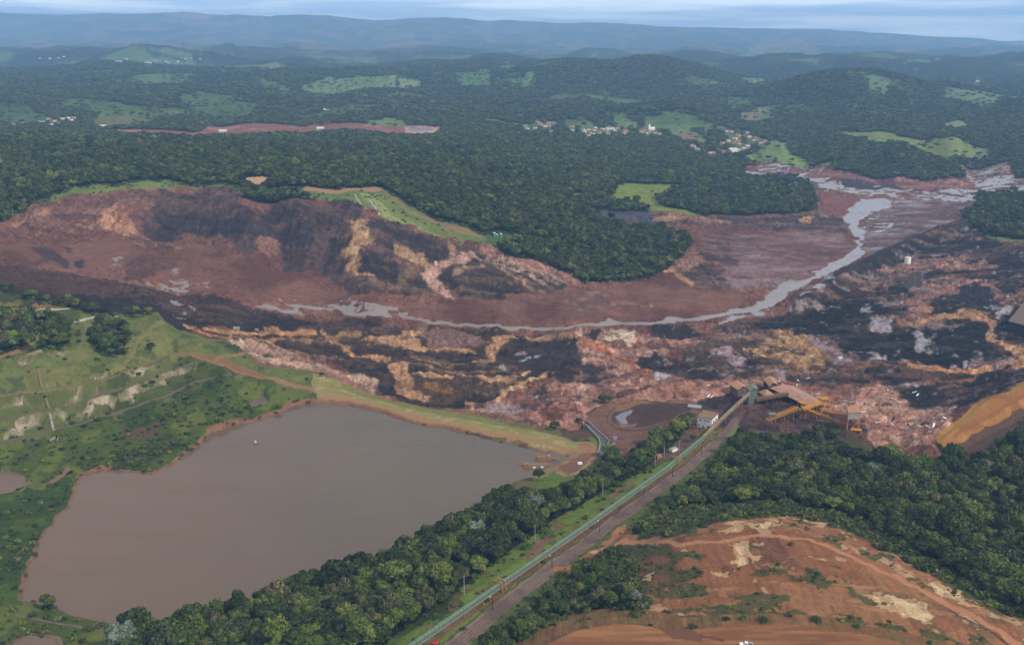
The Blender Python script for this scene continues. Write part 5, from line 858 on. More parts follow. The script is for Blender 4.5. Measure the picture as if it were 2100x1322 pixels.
TEAL = mat('teal_paint', (70, 150, 150), .5, .15, .6); BLUEG = mat('blue_grey_steel', (128, 144, 168), .5, .15, .6); ORANGE = mat('orange_paint', (212, 110, 44), .5, .1, .6); RED = mat('red_paint', (190, 36, 34), .35, .08, .8); BLACK = mat('tyre_rubber', (24, 24, 25), .8, .1); MUDW = mat('mud_stained_wall', (104, 92, 84), .85, .2, .3, grime=(84, 64, 56)); TIN = mat('grey_tin', (150, 150, 148), .55, .2, .3); TILE = mat('terracotta_tile', (176, 98, 68), .8, .2, .2); CREAM = mat('cream_wall', (214, 204, 184), .8, .12, .3); LAMP = mat('lamp_cover', (224, 214, 160), .4, .05); GPIPE = mat('drain_soil', (126, 108, 80), .9, .2, .6); SLATE = mat('channel_floor', (84, 84, 92), .5, .15, .4)
def gz(p): return float(ground_z(p[0], p[1]))
# ---------------------------------------------------------------- the long covered conveyor
cpts = [onz(*q) for q in [(820, 1345, 55), (843, 1322, 53.5), (1023, 1198, 42.5), (1200, 1077, 32.5), (1367, 958, 24), (1440, 897, 20.5)]]; upts = [onz(*q) for q in [(1440, 897, 20.5), (1490, 848, 19.5), (1536, 806, 20.5)]]
def dense(P, st):
    out = []
    for a, b in zip(P, P[1:]):
        a, b = Vector(a), Vector(b); k = max(1, int((b - a).length / st)); out += [a.lerp(b, i / k) for i in range(k)]
    return out + [Vector(P[-1])]
root = thing('conveyor', (cpts[0][0], cpts[0][1], gz(cpts[0])), 'long green covered conveyor running beside the gravel road to the plant', 'conveyor')
dp = dense(cpts, 6); b = MB(); b.tube(dp, 1.1, 12); b.build('green_cover', GREEN, root)
du = dense(upts, 6); b = MB(); b.tube(du, 1.2, 12); b.build('dusty_cover', DUSTY, root)
b = MB()
for a, c in zip(dp + du[1:], (dp + du[1:])[1:]):
    if (c - a).length > .1: b.beam(a + Vector((0, 0, -1.25)), c + Vector((0, 0, -1.25)), 2.4, .4)
b.build('belt_frame', GREY, root)
alld = dp + du
b = MB()
for a, c in zip(dp + du, (dp + du)[1:]):
    if (c - a).length > .1:
        for f in (0, .5): p = a.lerp(c, f); d = (c - a).normalized(); b.tube([p - d * .12, p + d * .12], 1.2 if p.y < dp[-1].y else 1.3, 12)
b.build('cover_joint', mat('joint_band', (84, 108, 90), .6, .2, .5, grime=(92, 84, 66)), root)
b = MB()
for s in (-1, 1):
    for a, c in zip(dp, dp[1:]):
        if (c - a).length > .1: r = (c - a).normalized().cross(Vector((0, 0, 1))).normalized(); b.beam(a + r * s * 1.75 + Vector((0, 0, -.1)), c + r * s * 1.75 + Vector((0, 0, -.1)), .1); b.beam(a + r * s * 1.5 + Vector((0, 0, -1.2)), c + r * s * 1.5 + Vector((0, 0, -1.2)), .7, .08); b.beam(a + r * s * 1.75 + Vector((0, 0, -1.2)), a + r * s * 1.75 + Vector((0, 0, -.1)), .08)
b.build('walkway', GREY, root)
for k in range(2, len(alld) - 1, 3):
    p = alld[k]; q = alld[k + 1] if (alld[k + 1] - p).length > .1 else alld[k - 1]; d = (q - p).normalized(); r = d.cross(Vector((0, 0, 1))).normalized(); g0 = gz(p); b = MB()
    for s in (-1, 1): b.beam(p + r * s * 1.2 + Vector((0, 0, -1.6)), Vector((p.x, p.y, g0 - .5)) + r * s * (1.4 + .1 * (p.z - g0)), .3)
    b.beam(p + r * -1.3 + Vector((0, 0, -2.1)), p + r * 1.3 + Vector((0, 0, -2.1)), .3)
    if p.z - g0 > 5: b.beam(Vector((p.x, p.y, g0)) + r * 1.5, p - r * 1.2 + Vector((0, 0, -2)), .2)
    b.build('trestle', YEL if k % 9 == 2 else GREY, root)
for q in [(1021, 1199, 42.5), (1386, 944, 23.2)]:
    p = Vector(onz(*q)); d = (Vector(cpts[3]) - Vector(cpts[2])).normalized(); r = d.cross(Vector((0, 0, 1))).normalized(); b = MB(); g0 = gz(p)
    for s in (-1, 1):
        b.beam(p + r * s * 2.1 + Vector((0, 0, 1.9)), Vector((p.x, p.y, g0)) + r * s * 3.0, .4)
        b.beam(p + d * 3 + r * s * 2.1 + Vector((0, 0, 1.9)), Vector((p.x, p.y, g0)) + d * 3 + r * s * 3.0, .4)
    b.beam(p - r * 2.2 + Vector((0, 0, 1.9)), p + r * 2.2 + Vector((0, 0, 1.9)), .4); b.beam(p + d * 3 - r * 2.2 + Vector((0, 0, 1.9)), p + d * 3 + r * 2.2 + Vector((0, 0, 1.9)), .4); b.build('yellow_portal', YEL, root)
# ---------------------------------------------------------------- poles
def pole(px, py, h, m, lb, lamp, grp):
    p = gp(px, py); t = thing('utility_pole' if not lamp else 'lamp_post', p, lb, 'pole' if not lamp else 'lamp post', grp)
    b = MB(); b.tube([p + Vector((0, 0, -.5)), p + Vector((0, 0, h))], [.2, .13], 8); b.build('post', m, t)
    if lamp:
        b = MB(); b.tube([p + Vector((0, 0, h - .2)), p + Vector((-.9, .3, h + .25))], .07, 6); b.build('arm', m, t); b = MB(); b.box(p + Vector((-1.1, .35, h + .28)), (.8, .45, .25)); b.build('lamp_head', LAMP, t)
    else:
        b = MB(); b.box(p + Vector((0, 0, h - .6)), (2.2, .16, .18), .5); b.build('crossarm', WOOD, t)
        for s in (-.9, 0, .9): b = MB(); b.tube([p + Vector((s * math.cos(.5), s * math.sin(.5), h - .5)), p + Vector((s * math.cos(.5), s * math.sin(.5), h - .2))], .07, 6); b.build('insulator', GREY, t)
    return t
for px, py, h, lb in [(952, 1219, 10.5, 'nearest tall pale pole in the grass left of the green conveyor'), (1097, 1107, 9.5, 'tall pale pole in the grass halfway along the green conveyor'), (1236, 1020, 9.5, 'tall pale pole beside the rough patch of bank near the lake corner'), (1343, 955, 8, 'pale pole at the lower end of the bare lot'), (1362, 940, 8.5, 'pale pole beside the white shelter on the bare lot'), (1393, 924, 8, 'pale pole on the grass between the bare lot and the conveyor'), (1053, 1108, 8, 'pale pole half hidden by the trees above the lake')]: pole(px, py, h, PALE, lb, False, 'pale poles along the conveyor')
pole(1210, 914, 7, WOOD, 'dark bare pole on the end of the dam by the spillway', False, None); pole(2066, 1163, 10, PALE, 'slim pale pole standing in the wood at the right edge', False, None)
for px, py, lb in [(1010, 1250, 'nearest dark lamp post between conveyor and gravel road'), (1132, 1163, 'second dark lamp post along the gravel road'), (1230, 1090, 'third dark lamp post along the gravel road'), (1320, 1020, 'fourth dark lamp post along the gravel road'), (1379, 977, 'fifth dark lamp post along the gravel road'), (1439, 931, 'farthest dark lamp post along the gravel road near the white house')]: pole(px, py, 6.5, mat('dark_steel', (44, 42, 42), .6), lb, True, 'lamp posts along the gravel road')
# ---------------------------------------------------------------- buildings from their roof corners
def quad(pts, z): return [Vector(onz(px, py, z)) for px, py in pts]
def prism(b, Q, z0, z1): return b.hexa([(q.x, q.y, z0) for q in Q], [(q.x, q.y, z1) for q in Q])
def ccw(Q):
    a = sum(Q[i].x * Q[(i + 1) % 4].y - Q[(i + 1) % 4].x * Q[i].y for i in range(4)); return Q if a > 0 else Q[::-1]
def grow(Q, d):
    c = sum(Q, Vector((0, 0, 0))) / 4; return [q + (q - c).normalized() * d for q in Q]
def gable(b, Q, z, rise, over=.6, th=.25):
    """pitched roof over Q; ridge along its longer side"""
    G = grow(Q, over); l0 = (G[1] - G[0]).length; l1 = (G[2] - G[1]).length
    if l0 < l1: G = G[1:] + G[:1]
    r0 = (G[3] + G[0]) / 2; r1 = (G[1] + G[2]) / 2
    def v(p, h): return (p.x, p.y, z + h)
    top = [v(G[0], 0), v(G[1], 0), v(r1, rise), v(r0, rise), v(G[2], 0), v(G[3], 0)]; bot = [(x, y, h - th) for x, y, h in top]
    return b.add(top + bot, [(0, 1, 2, 3), (3, 2, 4, 5), (7, 6, 9, 8), (8, 9, 11, 10), (0, 6, 7, 1), (5, 4, 10, 11), (0, 3, 9, 6), (3, 5, 11, 9), (1, 7, 8, 2), (2, 8, 10, 4)])
def window(parent, a, b_, z0, z1, m=None, fr=None):
    """a framed pane on the wall between ground points a and b_ (outside to the right of a->b_)"""
    d = (b_ - a).normalized(); n = Vector((d.y, -d.x, 0)); f = MB()
    for p, q in [((a, z0), (b_, z0)), ((a, z1), (b_, z1)), ((a, z0), (a, z1)), ((b_, z0), (b_, z1))]:
        f.beam(Vector((p[0].x, p[0].y, p[1])) + n * .05, Vector((q[0].x, q[0].y, q[1])) + n * .05 + Vector((0, 0, .001)), .12)
    w = f.build('window', fr or GREY, parent); g = MB(); mid = (a + b_) / 2
    g.add([(a.x + n.x * .04, a.y + n.y * .04, z0), (b_.x + n.x * .04, b_.y + n.y * .04, z0), (b_.x + n.x * .04, b_.y + n.y * .04, z1), (a.x + n.x * .04, a.y + n.y * .04, z1)], [(0, 1, 2, 3)]); g.build('pane', m or GLASS, w)
Q = ccw(quad([(1430, 854), (1460, 860), (1473, 848), (1443, 840.5)], 22.5)); c0 = sum(Q, Vector((0, 0, 0))) / 4; z0 = gz(c0) - .3
t = thing('white_building', (c0.x, c0.y, z0), 'white two storey building with flat brown roof beside the conveyor', 'building'); b = MB(); prism(b, Q, z0 - 2, 22.5); b.build('wall', WHITE, t); b = MB(); prism(b, grow(Q, .5), 22.5, 22.9); b.build('roof', BROOF, t)
# which side faces us: the two walls nearest the camera
sides = sorted([(Q[i], Q[(i + 1) % 4]) for i in range(4)], key=lambda s: ((s[0] + s[1]) / 2).y)
A_, B_ = sides[0]
for f0, f1 in [(.18, .29), (.46, .57), (.68, .79)]: window(t, A_.lerp(B_, f0), A_.lerp(B_, f1), z0 + 6, z0 + 7.2, None, WHITE)
for f0, f1 in [(.08, .19), (.7, .9)]: window(t, A_.lerp(B_, f0), A_.lerp(B_, f1), z0 + 1.6, z0 + 3.0, None, WHITE)
D = MB(); p0, p1 = A_.lerp(B_, .38), A_.lerp(B_, .5); n_ = Vector(((p1 - p0).normalized().y, -(p1 - p0).normalized().x, 0)); D.beam(Vector((p0.x, p0.y, z0 + 1.2)) + n_ * .04, Vector((p1.x, p1.y, z0 + 1.2)) + n_ * .04, .1, 2.3); D.build('door', TEAL, t)
A2, B2 = [s for s in sides[1:3] if ((s[0] + s[1]) / 2).x > c0.x][0]
for f0, f1 in [(.2, .38), (.58, .76)]:
    window(t, A2.lerp(B2, f0), A2.lerp(B2, f1), z0 + 5, z0 + 6.4, None, YEL)
    window(t, A2.lerp(B2, f0), A2.lerp(B2, f1), z0 + 1.4, z0 + 2.8)
def shed(name, pts, zr, lb, wm, rm, rise=1.6, zb=None, flat=False, legs=None, cat='shed', opening=False):
    Q = ccw(quad(pts, zr)); c = sum(Q, Vector((0, 0, 0))) / 4; g0 = gz(c) if zb is None else zb; t = thing(name, (c.x, c.y, g0), lb, cat)
    zw = g0 - 2 if legs is None else zr - legs; b = MB(); prism(b, Q, zw, zr - .12); b.build('wall', wm, t); b = MB()
    if flat: prism(b, grow(Q, .6), zr, zr + .35)
    else: gable(b, Q, zr + .1, rise)
    b.build('roof', rm, t)
    if legs is not None:
        for q in Q: b = MB(); k = q + (c - q).normalized() * .4; b.beam((k.x, k.y, g0 - 1), (k.x, k.y, zw), .55); b.build('leg', YEL, t)
        for i in range(4):
            q, w_ = Q[i], Q[(i + 1) % 4]; b = MB(); b.beam((q.x, q.y, g0 + .5), (w_.x, w_.y, zw - .5), .35); b.build('brace', YEL, t)
    if opening:
        S_ = sorted([(Q[i], Q[(i + 1) % 4]) for i in range(4)], key=lambda s: ((s[0] + s[1]) / 2).x)[0]; p0, p1 = S_[0].lerp(S_[1], .12), S_[0].lerp(S_[1], .88); d = (p1 - p0).normalized(); n = Vector((d.y, -d.x, 0)) * .06
        b = MB(); b.add([(p0.x + n.x, p0.y + n.y, g0), (p1.x + n.x, p1.y + n.y, g0), (p1.x + n.x, p1.y + n.y, zr - 1), (p0.x + n.x, p0.y + n.y, zr - 1)], [(0, 1, 2, 3)]); b.build('doorway', DARK, t)
    return t, Q, g0
t, Q, g0 = shed('processing_shed', [(1581, 796), (1627, 791), (1690, 826), (1659, 833)], 13.5, 'biggest mud-stained shed roof of the wrecked plant', DARK, PROOF, 2.2, cat='shed')
b = MB()
for f in (.3, .42, .54, .66, .78): a_ = Q[0].lerp(Q[1], f); a2 = Q[3].lerp(Q[2], f); b = MB(); m_ = a_.lerp(a2, .28); e_ = a_.lerp(a2, .42); b.beam((m_.x, m_.y, 15), (e_.x, e_.y, 15.6), 1.2, .3); b.build('roof_light', TIN, t)
shed('drum_shed', [(1566, 777), (1589, 775), (1594, 788), (1577, 791)], 15, 'orange roofed shed with a dark open end above the plant', MUDW, OROOF, 2.4, opening=True)
Q = ccw(quad([(1556, 803), (1572, 798), (1586, 808), (1570, 812)], 13)); c = sum(Q, Vector((0, 0, 0))) / 4; t = thing('hip_roofed_shed', (c.x, c.y, gz(c)), 'small shed under a pyramid shaped orange roof', 'shed'); b = MB(); prism(b, Q, gz(c) - 2, 12.8); b.build('wall', DARK, t); G = grow(Q, .8); b = MB(); b.add([(q.x, q.y, 13) for q in G] + [(c.x, c.y, 16.4)] + [(q.x, q.y, 12.8) for q in G], [(0, 1, 4), (1, 2, 4), (2, 3, 4), (3, 0, 4), (8, 7, 6, 5), (0, 5, 6, 1), (1, 6, 7, 2), (2, 7, 8, 3), (3, 8, 5, 0)]); b.build('roof', OROOF, t)
shed('crusher_house', [(1497, 788), (1517, 782), (1531, 793), (1513, 799)], 14, 'grey building with orange roof left of the conveyor head', MUDW, OROOF, 1.8)
shed('transfer_tower', [(1532, 791), (1549, 788), (1554, 797), (1537, 801)], 22, 'dark green corrugated tower at the head of the long conveyor', mat('dark_green_cladding', (92, 108, 92), .6, .2, .4), mat('green_grey_roof', (112, 116, 96), .7), 1.2, cat='tower')
shed('control_hut', [(1738, 834), (1762, 832), (1765, 845), (1740, 847)], 25, 'grey hut with tan roof raised on yellow legs at the right end', TIN, OROOF, .6, zb=8, flat=True, legs=5, cat='hut')
shed('low_annex', [(1413, 829), (1438, 832), (1436, 837), (1411, 834)], 11, 'low grey flat roofed annex beside the stockpile', TIN, TIN, .4, flat=True, cat='annex')
t, Q, g0 = shed('wrecked_shed', [(2068, 658), (2102, 617), (2190, 640), (2150, 690)], 13, 'large grey brown shed roof at the right edge of the black mud', mat('dark_sheet', (54, 50, 50), .8), mat('grey_brown_roof', (110, 96, 84), .8, .2, .15), 2.5)
def gallery(a, b_, w, m, lb, legs=2, name='inclined_conveyor'):
    a, b_ = Vector(onz(*a)), Vector(onz(*b_)); t = thing(name, (a.x, a.y, gz(a)), lb, 'conveyor'); d = (b_ - a).normalized(); r = d.cross(Vector((0, 0, 1))).normalized(); B = MB(); B.beam(a, b_, w, w * .55); B.build('gallery', m, t)
    for s in (-1, 1): B = MB(); B.beam(a + r * s * w * .55 + Vector((0, 0, w * .45)), b_ + r * s * w * .55 + Vector((0, 0, w * .45)), .18); B.build('handrail', YEL, t)
    for k in range(legs):
        p = a.lerp(b_, (k + .8) / (legs + .4)); g0 = gz(p)
        for s in (-1, 1): B = MB(); B.beam(p + r * s * w * .4 - Vector((0, 0, w * .3)), Vector((p.x, p.y, g0 - .5)) + r * s * w * .7, .35); B.build('leg', m, t)
    return t
gallery((1572, 862, 10.5), (1636, 836, 17.5), 3.6, OCH, 'yellow inclined conveyor rising from the front of the plant', 3)
gallery((1646, 837, 17.5), (1730, 871, 11), 3.6, OCH, 'long yellow conveyor sloping down to the raised grey hut', 3)
gallery((1646, 839, 17.8), (1682, 826, 20), 3.2, YEL, 'short yellow conveyor running up to the big shed')
gallery((1694, 844, 19), (1738, 853, 19), 2.6, OCH, 'level ochre conveyor between the yellow frame and the hut')
gallery((1550, 819, 13), (1616, 807, 17), 4, mat('rusty_cladding', (112, 84, 66), .8, .2, .3), 'rusty brown conveyor below the pyramid roof')
def frame(name, px, py, zt, w, d_, m, lb, rz=.4, levels=2):
    p = gp(px, py); t = thing(name, p, lb, 'tower'); h = zt - p.z; ca, sa = math.cos(rz), math.sin(rz)
    cs = [Vector((p.x + x * w / 2 * ca - y * d_ / 2 * sa, p.y + x * w / 2 * sa + y * d_ / 2 * ca, 0)) for x, y in ((-1, -1), (1, -1), (1, 1), (-1, 1))]
    for q in cs: b = MB(); b.beam((q.x, q.y, p.z - 1), (q.x, q.y, zt), .45); b.build('leg', m, t)
    for l_ in range(levels):
        z = p.z + h * (l_ + 1) / levels; b = MB(); b.box((p.x, p.y, z + .15), (w + .6, d_ + .6, .3), rz); b.build('deck', m, t)
        for i in range(4): b = MB(); q, w2 = cs[i], cs[(i + 1) % 4]; b.beam((q.x, q.y, z + 1.2), (w2.x, w2.y, z + 1.2), .12); b.build('rail', m, t)
    b = MB(); b.beam((cs[0].x, cs[0].y, p.z), (cs[1].x, cs[1].y, zt), .25); b.build('brace', m, t); return t
frame('transfer_tower', 1643, 854, 20, 5, 4, YEL, 'yellow steel frame tower where the two front conveyors meet'); frame('screening_tower', 1688, 849, 21, 6, 5, YEL, 'yellow steel frame at the lower end of the big shed', .2, 3); frame('steel_platform', 1583, 861, 15, 5, 4, GREY, 'small grey steel frame at the left foot of the yellow conveyor', .1, 2); frame('hopper', 1756, 884, 14, 7, 4, YEL, 'low yellow hopper frame in front of the raised hut', -.3, 1)
# ---------------------------------------------------------------- on the lake
def dredge(px, py, L_, lb, cab, floats):
    p = Vector(onz(px, py, LAKE_Z)); t = thing('dredge', p, lb, 'dredge'); rz = .12
    def w(x, y, z): return Vector((p.x + x * math.cos(rz) - y * math.sin(rz), p.y + x * math.sin(rz) + y * math.cos(rz), p.z + z))
    for y in (-1.2, 1.2): b = MB(); b.tube([w(-L_ / 2, y, .25), w(L_ / 2, y, .25)], .6, 8); b.build('pontoon', OCH, t)
    b = MB(); b.box(w(0, 0, .95), (L_, 3.4, .25), rz); b.build('deck', WOOD, t)
    b = MB()
    for k in range(int(L_ / 1.6) + 1):
        for y in (-1.6, 1.6): x = -L_ / 2 + .2 + k * 1.55; b.beam(w(x, y, 1), w(x, y, 2.2), .12)
    for y in (-1.6, 1.6): b.beam(w(-L_ / 2, y, 2.2), w(L_ / 2, y, 2.2), .12)
    b.build('railing', YEL, t); b = MB(); b.tube([w(-L_ / 2 + 1, .5, 1.6), w(L_ / 2 - .5, .5, 1.6)], .28, 8); b.build('discharge_pipe', GREY, t); b = MB(); b.beam(w(-L_ / 2 + .4, -1.2, 1), w(-L_ / 2 + .4, 0, 4.6), .2); b.beam(w(-L_ / 2 + .4, 1.2, 1), w(-L_ / 2 + .4, 0, 4.6), .2); b.beam(w(-L_ / 2 + .4, 0, 4.6), w(-L_ / 2 + 3, 0, 2.8), .12); b.build('hoist_frame', YEL, t)
    b = MB(); b.box(w(-L_ / 2 + 2.2, 0, 1.9), (3, 2.2, 1.6), rz); b.build('pump_house', OCH, t)
    if cab: b = MB(); b.box(w(L_ / 2 - 1.6, 0, 2.1), (2.0, 2.0, 2.0), rz); b.build('cab', ORANGE, t); b = MB(); b.beam(w(L_ / 2 - .2, 0, 1), w(L_ / 2 + 5, -4, 1.4), 1.4, .3); b.build('gangway', OCH, t)
    for x in floats: b = MB(); b.tube([w(x - .9, -2.2, .3), w(x + .9, -2.2, .3)], .5, 8); b.build('float', WHITE, t)
    return t
dredge(1115, 942, 10.5, 'yellow dredge with an orange cab and gangway to the shore', True, []); dredge(1099, 956, 18, 'longer yellow dredge with two white floats nearer the camera', False, [-1.5, 4])
p = Vector(onz(524, 909, LAKE_Z)); t = thing('floating_platform', p, 'small square float with a post alone on the lake', 'float'); b = MB(); b.box(p + Vector((0, 0, .35)), (2.6, 2.6, .8), .3); b.build('pontoon', WOOD, t); b = MB(); b.box(p + Vector((0, 0, 1.4)), (1.3, 1.3, 1.4), .3); b.build('housing', CREAM, t); b = MB(); b.tube([p + Vector((.8, .8, .7)), p + Vector((.8, .8, 3))], .08, 6); b.build('mast', GREY, t)
# ---------------------------------------------------------------- spillway
def drape(pts, n=6):
    P = [gp(*q) for q in pts]; return [Vector((q.x, q.y, gz(q))) for q in dense(P, n)]
lw = drape([(1195, 866), (1208, 880), (1221, 893), (1229, 903), (1231, 912), (1228, 925), (1224, 932)], 3); rw = drape([(1201, 862), (1214, 873), (1238, 895), (1249, 905), (1246, 914), (1243, 928), (1240, 936)], 3)
t = thing('spillway', lw[0], 'curved concrete spillway channel at the end of the dam', 'spillway')
def wallmesh(P, h, w):
    b = MB()
    for a, c in zip(P, P[1:]):
        if (c - a).length > .05: b.beam(a + Vector((0, 0, h / 2 - 1)), c + Vector((0, 0, h / 2 - 1)), w, h + 2)
    return b
wallmesh(lw, 1.5, .7).build('wall', CONC, t); wallmesh(rw, 1.3, .7).build('wall', CONC, t)
b = MB(); nn = 24; pl = [lw[int(i * (len(lw) - 1) / nn)] for i in range(nn + 1)]; pr = [rw[int(i * (len(rw) - 1) / nn)] for i in range(nn + 1)]
b.add([(q.x, q.y, q.z + .25) for q in pl] + [(q.x, q.y, q.z + .25) for q in pr], [(i, nn + 1 + i, nn + 2 + i, i + 1) for i in range(nn)]); b.build('channel_floor', SLATE, t)
b = MB(); b.beam(pl[15] + Vector((0, 0, 1.6)), pr[15] + Vector((0, 0, 1.6)), .8, .4); b.build('footbridge', WOOD, t)
p = gp(1259, 911); t = thing('pump_rig', p, 'blue grey steel pump rig beside the spillway', 'pump'); b = MB(); b.tube([p, p + Vector((.2, 0, 4)), p + Vector((-.2, 0, 8.2))], [.5, .35, .2], 8); b.build('mast', BLUEG, t); b = MB(); b.box(p + Vector((.6, 0, 5)), (3, 1.6, 1.8), .4); b.build('motor_housing', BLUEG, t); b = MB(); b.tube([p + Vector((-4.5, -1.5, .4)), p + Vector((0, 0, .6))], .4, 8); b.build('pipe', CONC, t); b = MB(); b.box(p + Vector((0, 0, .3)), (2.4, 2, .6)); b.build('base', CONC, t); b = MB(); b.tube([p + Vector((-.1, 0, 7)), p + Vector((-2, .4, 6))], .15, 6); b.build('arm', BLUEG, t)
# ---------------------------------------------------------------- drains on the left terraces
for a, c, mm, lb in [((78, 754), (86, 793), GPIPE, 'uppermost brown drain chute down the terrace slope'), ((92, 813), (100, 835), GPIPE, 'short brown drain chute between two terrace roads'), ((102, 848), (111, 883), CONC, 'pale concrete drain chute on the lowest terrace slope')]:
    P = dense([gp(*a), gp(*c)], 3); P = [Vector((q.x, q.y, gz(q))) for q in P]; t = thing('drain_chute', P[0], lb, 'drain'); d = (P[-1] - P[0]).normalized(); r = d.cross(Vector((0, 0, 1))).normalized()
    for s in (-1, 1): wallmesh([q + r * s * .7 for q in P], .5, .25).build('side_wall', CONC if mm == CONC else GPIPE, t)
    wallmesh([q + Vector((0, 0, -.75)) for q in P], 1, 1.2).build('chute_floor', mm, t); b = MB(); b.box(P[0] + Vector((0, 0, .3)), (1.8, .8, 1.0)); b.build('inlet', CONC if mm == CONC else DARK, t)
p = gp(117, 898); t = thing('culvert_headwall', p, 'small white culvert headwall with splayed wings at the terrace foot', 'headwall'); b = MB(); b.box(p + Vector((0, 0, .9)), (2, .5, 2.2)); b.build('wall', DARK, t)
for s in (-1, 1): b = MB(); b.beam(p + Vector((s * 1, -.2, .6)), p + Vector((s * 2.6, -6, .5)), .4, 1.6); b.build('wing_wall', CONC, t)
# ---------------------------------------------------------------- tanks on the abutment, things left in the mud
for px, py, h, r_, lb in [(1014, 484, 4.5, 1.9, 'tallest teal tank beside the track at the end of the slope'), (1019, 485, 3, 1.7, 'short teal tank in the middle of the three'), (1027, 485, 4, 2.0, 'teal tank nearest the trees')]:
    p = gp(px, py); t = thing('water_tank', p, lb, 'tank', 'teal tanks by the track'); b = MB(); b.tube([p + Vector((0, 0, -.5)), p + Vector((0, 0, h))], r_, 14); b.build('shell', TEAL, t); b = MB(); b.tube([p + Vector((0, 0, h)), p + Vector((0, 0, h + .5))], [r_ * 1.03, .5], 14); b.build('lid', WHITE, t)
def box_thing(name, px, py, sz, m, lb, cat, rz, tilt=.0, m2=None):
    p = gp(px, py); t = thing(name, p, lb, cat); b = MB(); b.box(p + Vector((0, 0, sz[2] / 2 - .2)), sz, rz); b.build('body', m, t); b = MB(); b.box(p + Vector((0, 0, sz[2] - .1)), (sz[0] * .96, sz[1] * .94, .25), rz); b.build('roof', m2 or m, t); b = MB(); b.box(p + Vector((0, 0, .3)), (sz[0] + .15, sz[1] + .15, .3), rz); b.build('base_rail', GREY, t); t.rotation_euler = (tilt, tilt * .7, 0); return t
box_thing('container', 485, 676, (6, 2.6, 2.8), TIN, 'grey container stranded on the dark mud left of the ochre streak', 'container', .2); box_thing('container', 526, 678, (3.5, 2.2, 1.8), TIN, 'small grey box half sunk in mud beside the container', 'container', -.3, .1)
box_thing('wrecked_cabin', 1722, 735, (4.4, 2.6, 2.4), WHITE, 'white wrecked cabin in the pale wet mud', 'cabin', .5, .12, TIN)
p = gp(1861, 539); t = thing('storage_tank', p, 'white upright tank standing in the mud beyond the railway bank', 'tank'); b = MB(); b.tube([p + Vector((0, 0, -.6)), p + Vector((0, 0, 8))], 4.2, 18); b.build('shell', WHITE, t); b = MB(); b.tube([p + Vector((0, 0, 8)), p + Vector((0, 0, 9))], [4.3, .6], 18); b.build('lid', CREAM, t)
box_thing('white_shelter', 1381, 925, (6, 3.2, 2.6), WHITE, 'white shelter on the bare lot beside the conveyor', 'shelter', .7, 0, TIN); box_thing('orange_hut', 1350, 938, (4, 3, 2.4), OROOF, 'small orange hut at the lower end of the bare lot', 'hut', .5, 0, OROOF); box_thing('white_box', 1189, 952, (3, 2, 1.6), WHITE, 'small white box at the wood edge on the tip of the dam', 'box', .3)
r = random.Random(5)
WALLV = []
for k in range(64):
    px, py = r.choice([(1480, 800), (1540, 800), (1720, 840), (1820, 860), (1880, 870), (1620, 780), (1830, 800), (1900, 850), (1780, 830)]); px += r.uniform(-55, 55); py += r.uniform(-18, 14)
    p = gp(px, py); L_ = r.uniform(2.5, 8); a = r.uniform(0, 3.1); b = MB(); d = Vector((math.cos(a), math.sin(a), r.uniform(-.1, .25))); b.beam(p - d * L_ / 2 + Vector((0, 0, .5)), p + d * L_ / 2 + Vector((0, 0, .6)), r.uniform(.5, 1.6), .25)
    mm = r.choice([(TIN, 'grey'), (WOOD, 'brown'), (DARK, 'dark'), (WHITE, 'white')]); o = b.build('scrap_metal', mm[0]); o['kind'] = 'thing'; tag(o, mm[1] + ' piece of wreckage lying in the pink mud around the plant', 'wreckage', mm[1] + ' wreckage around the plant')
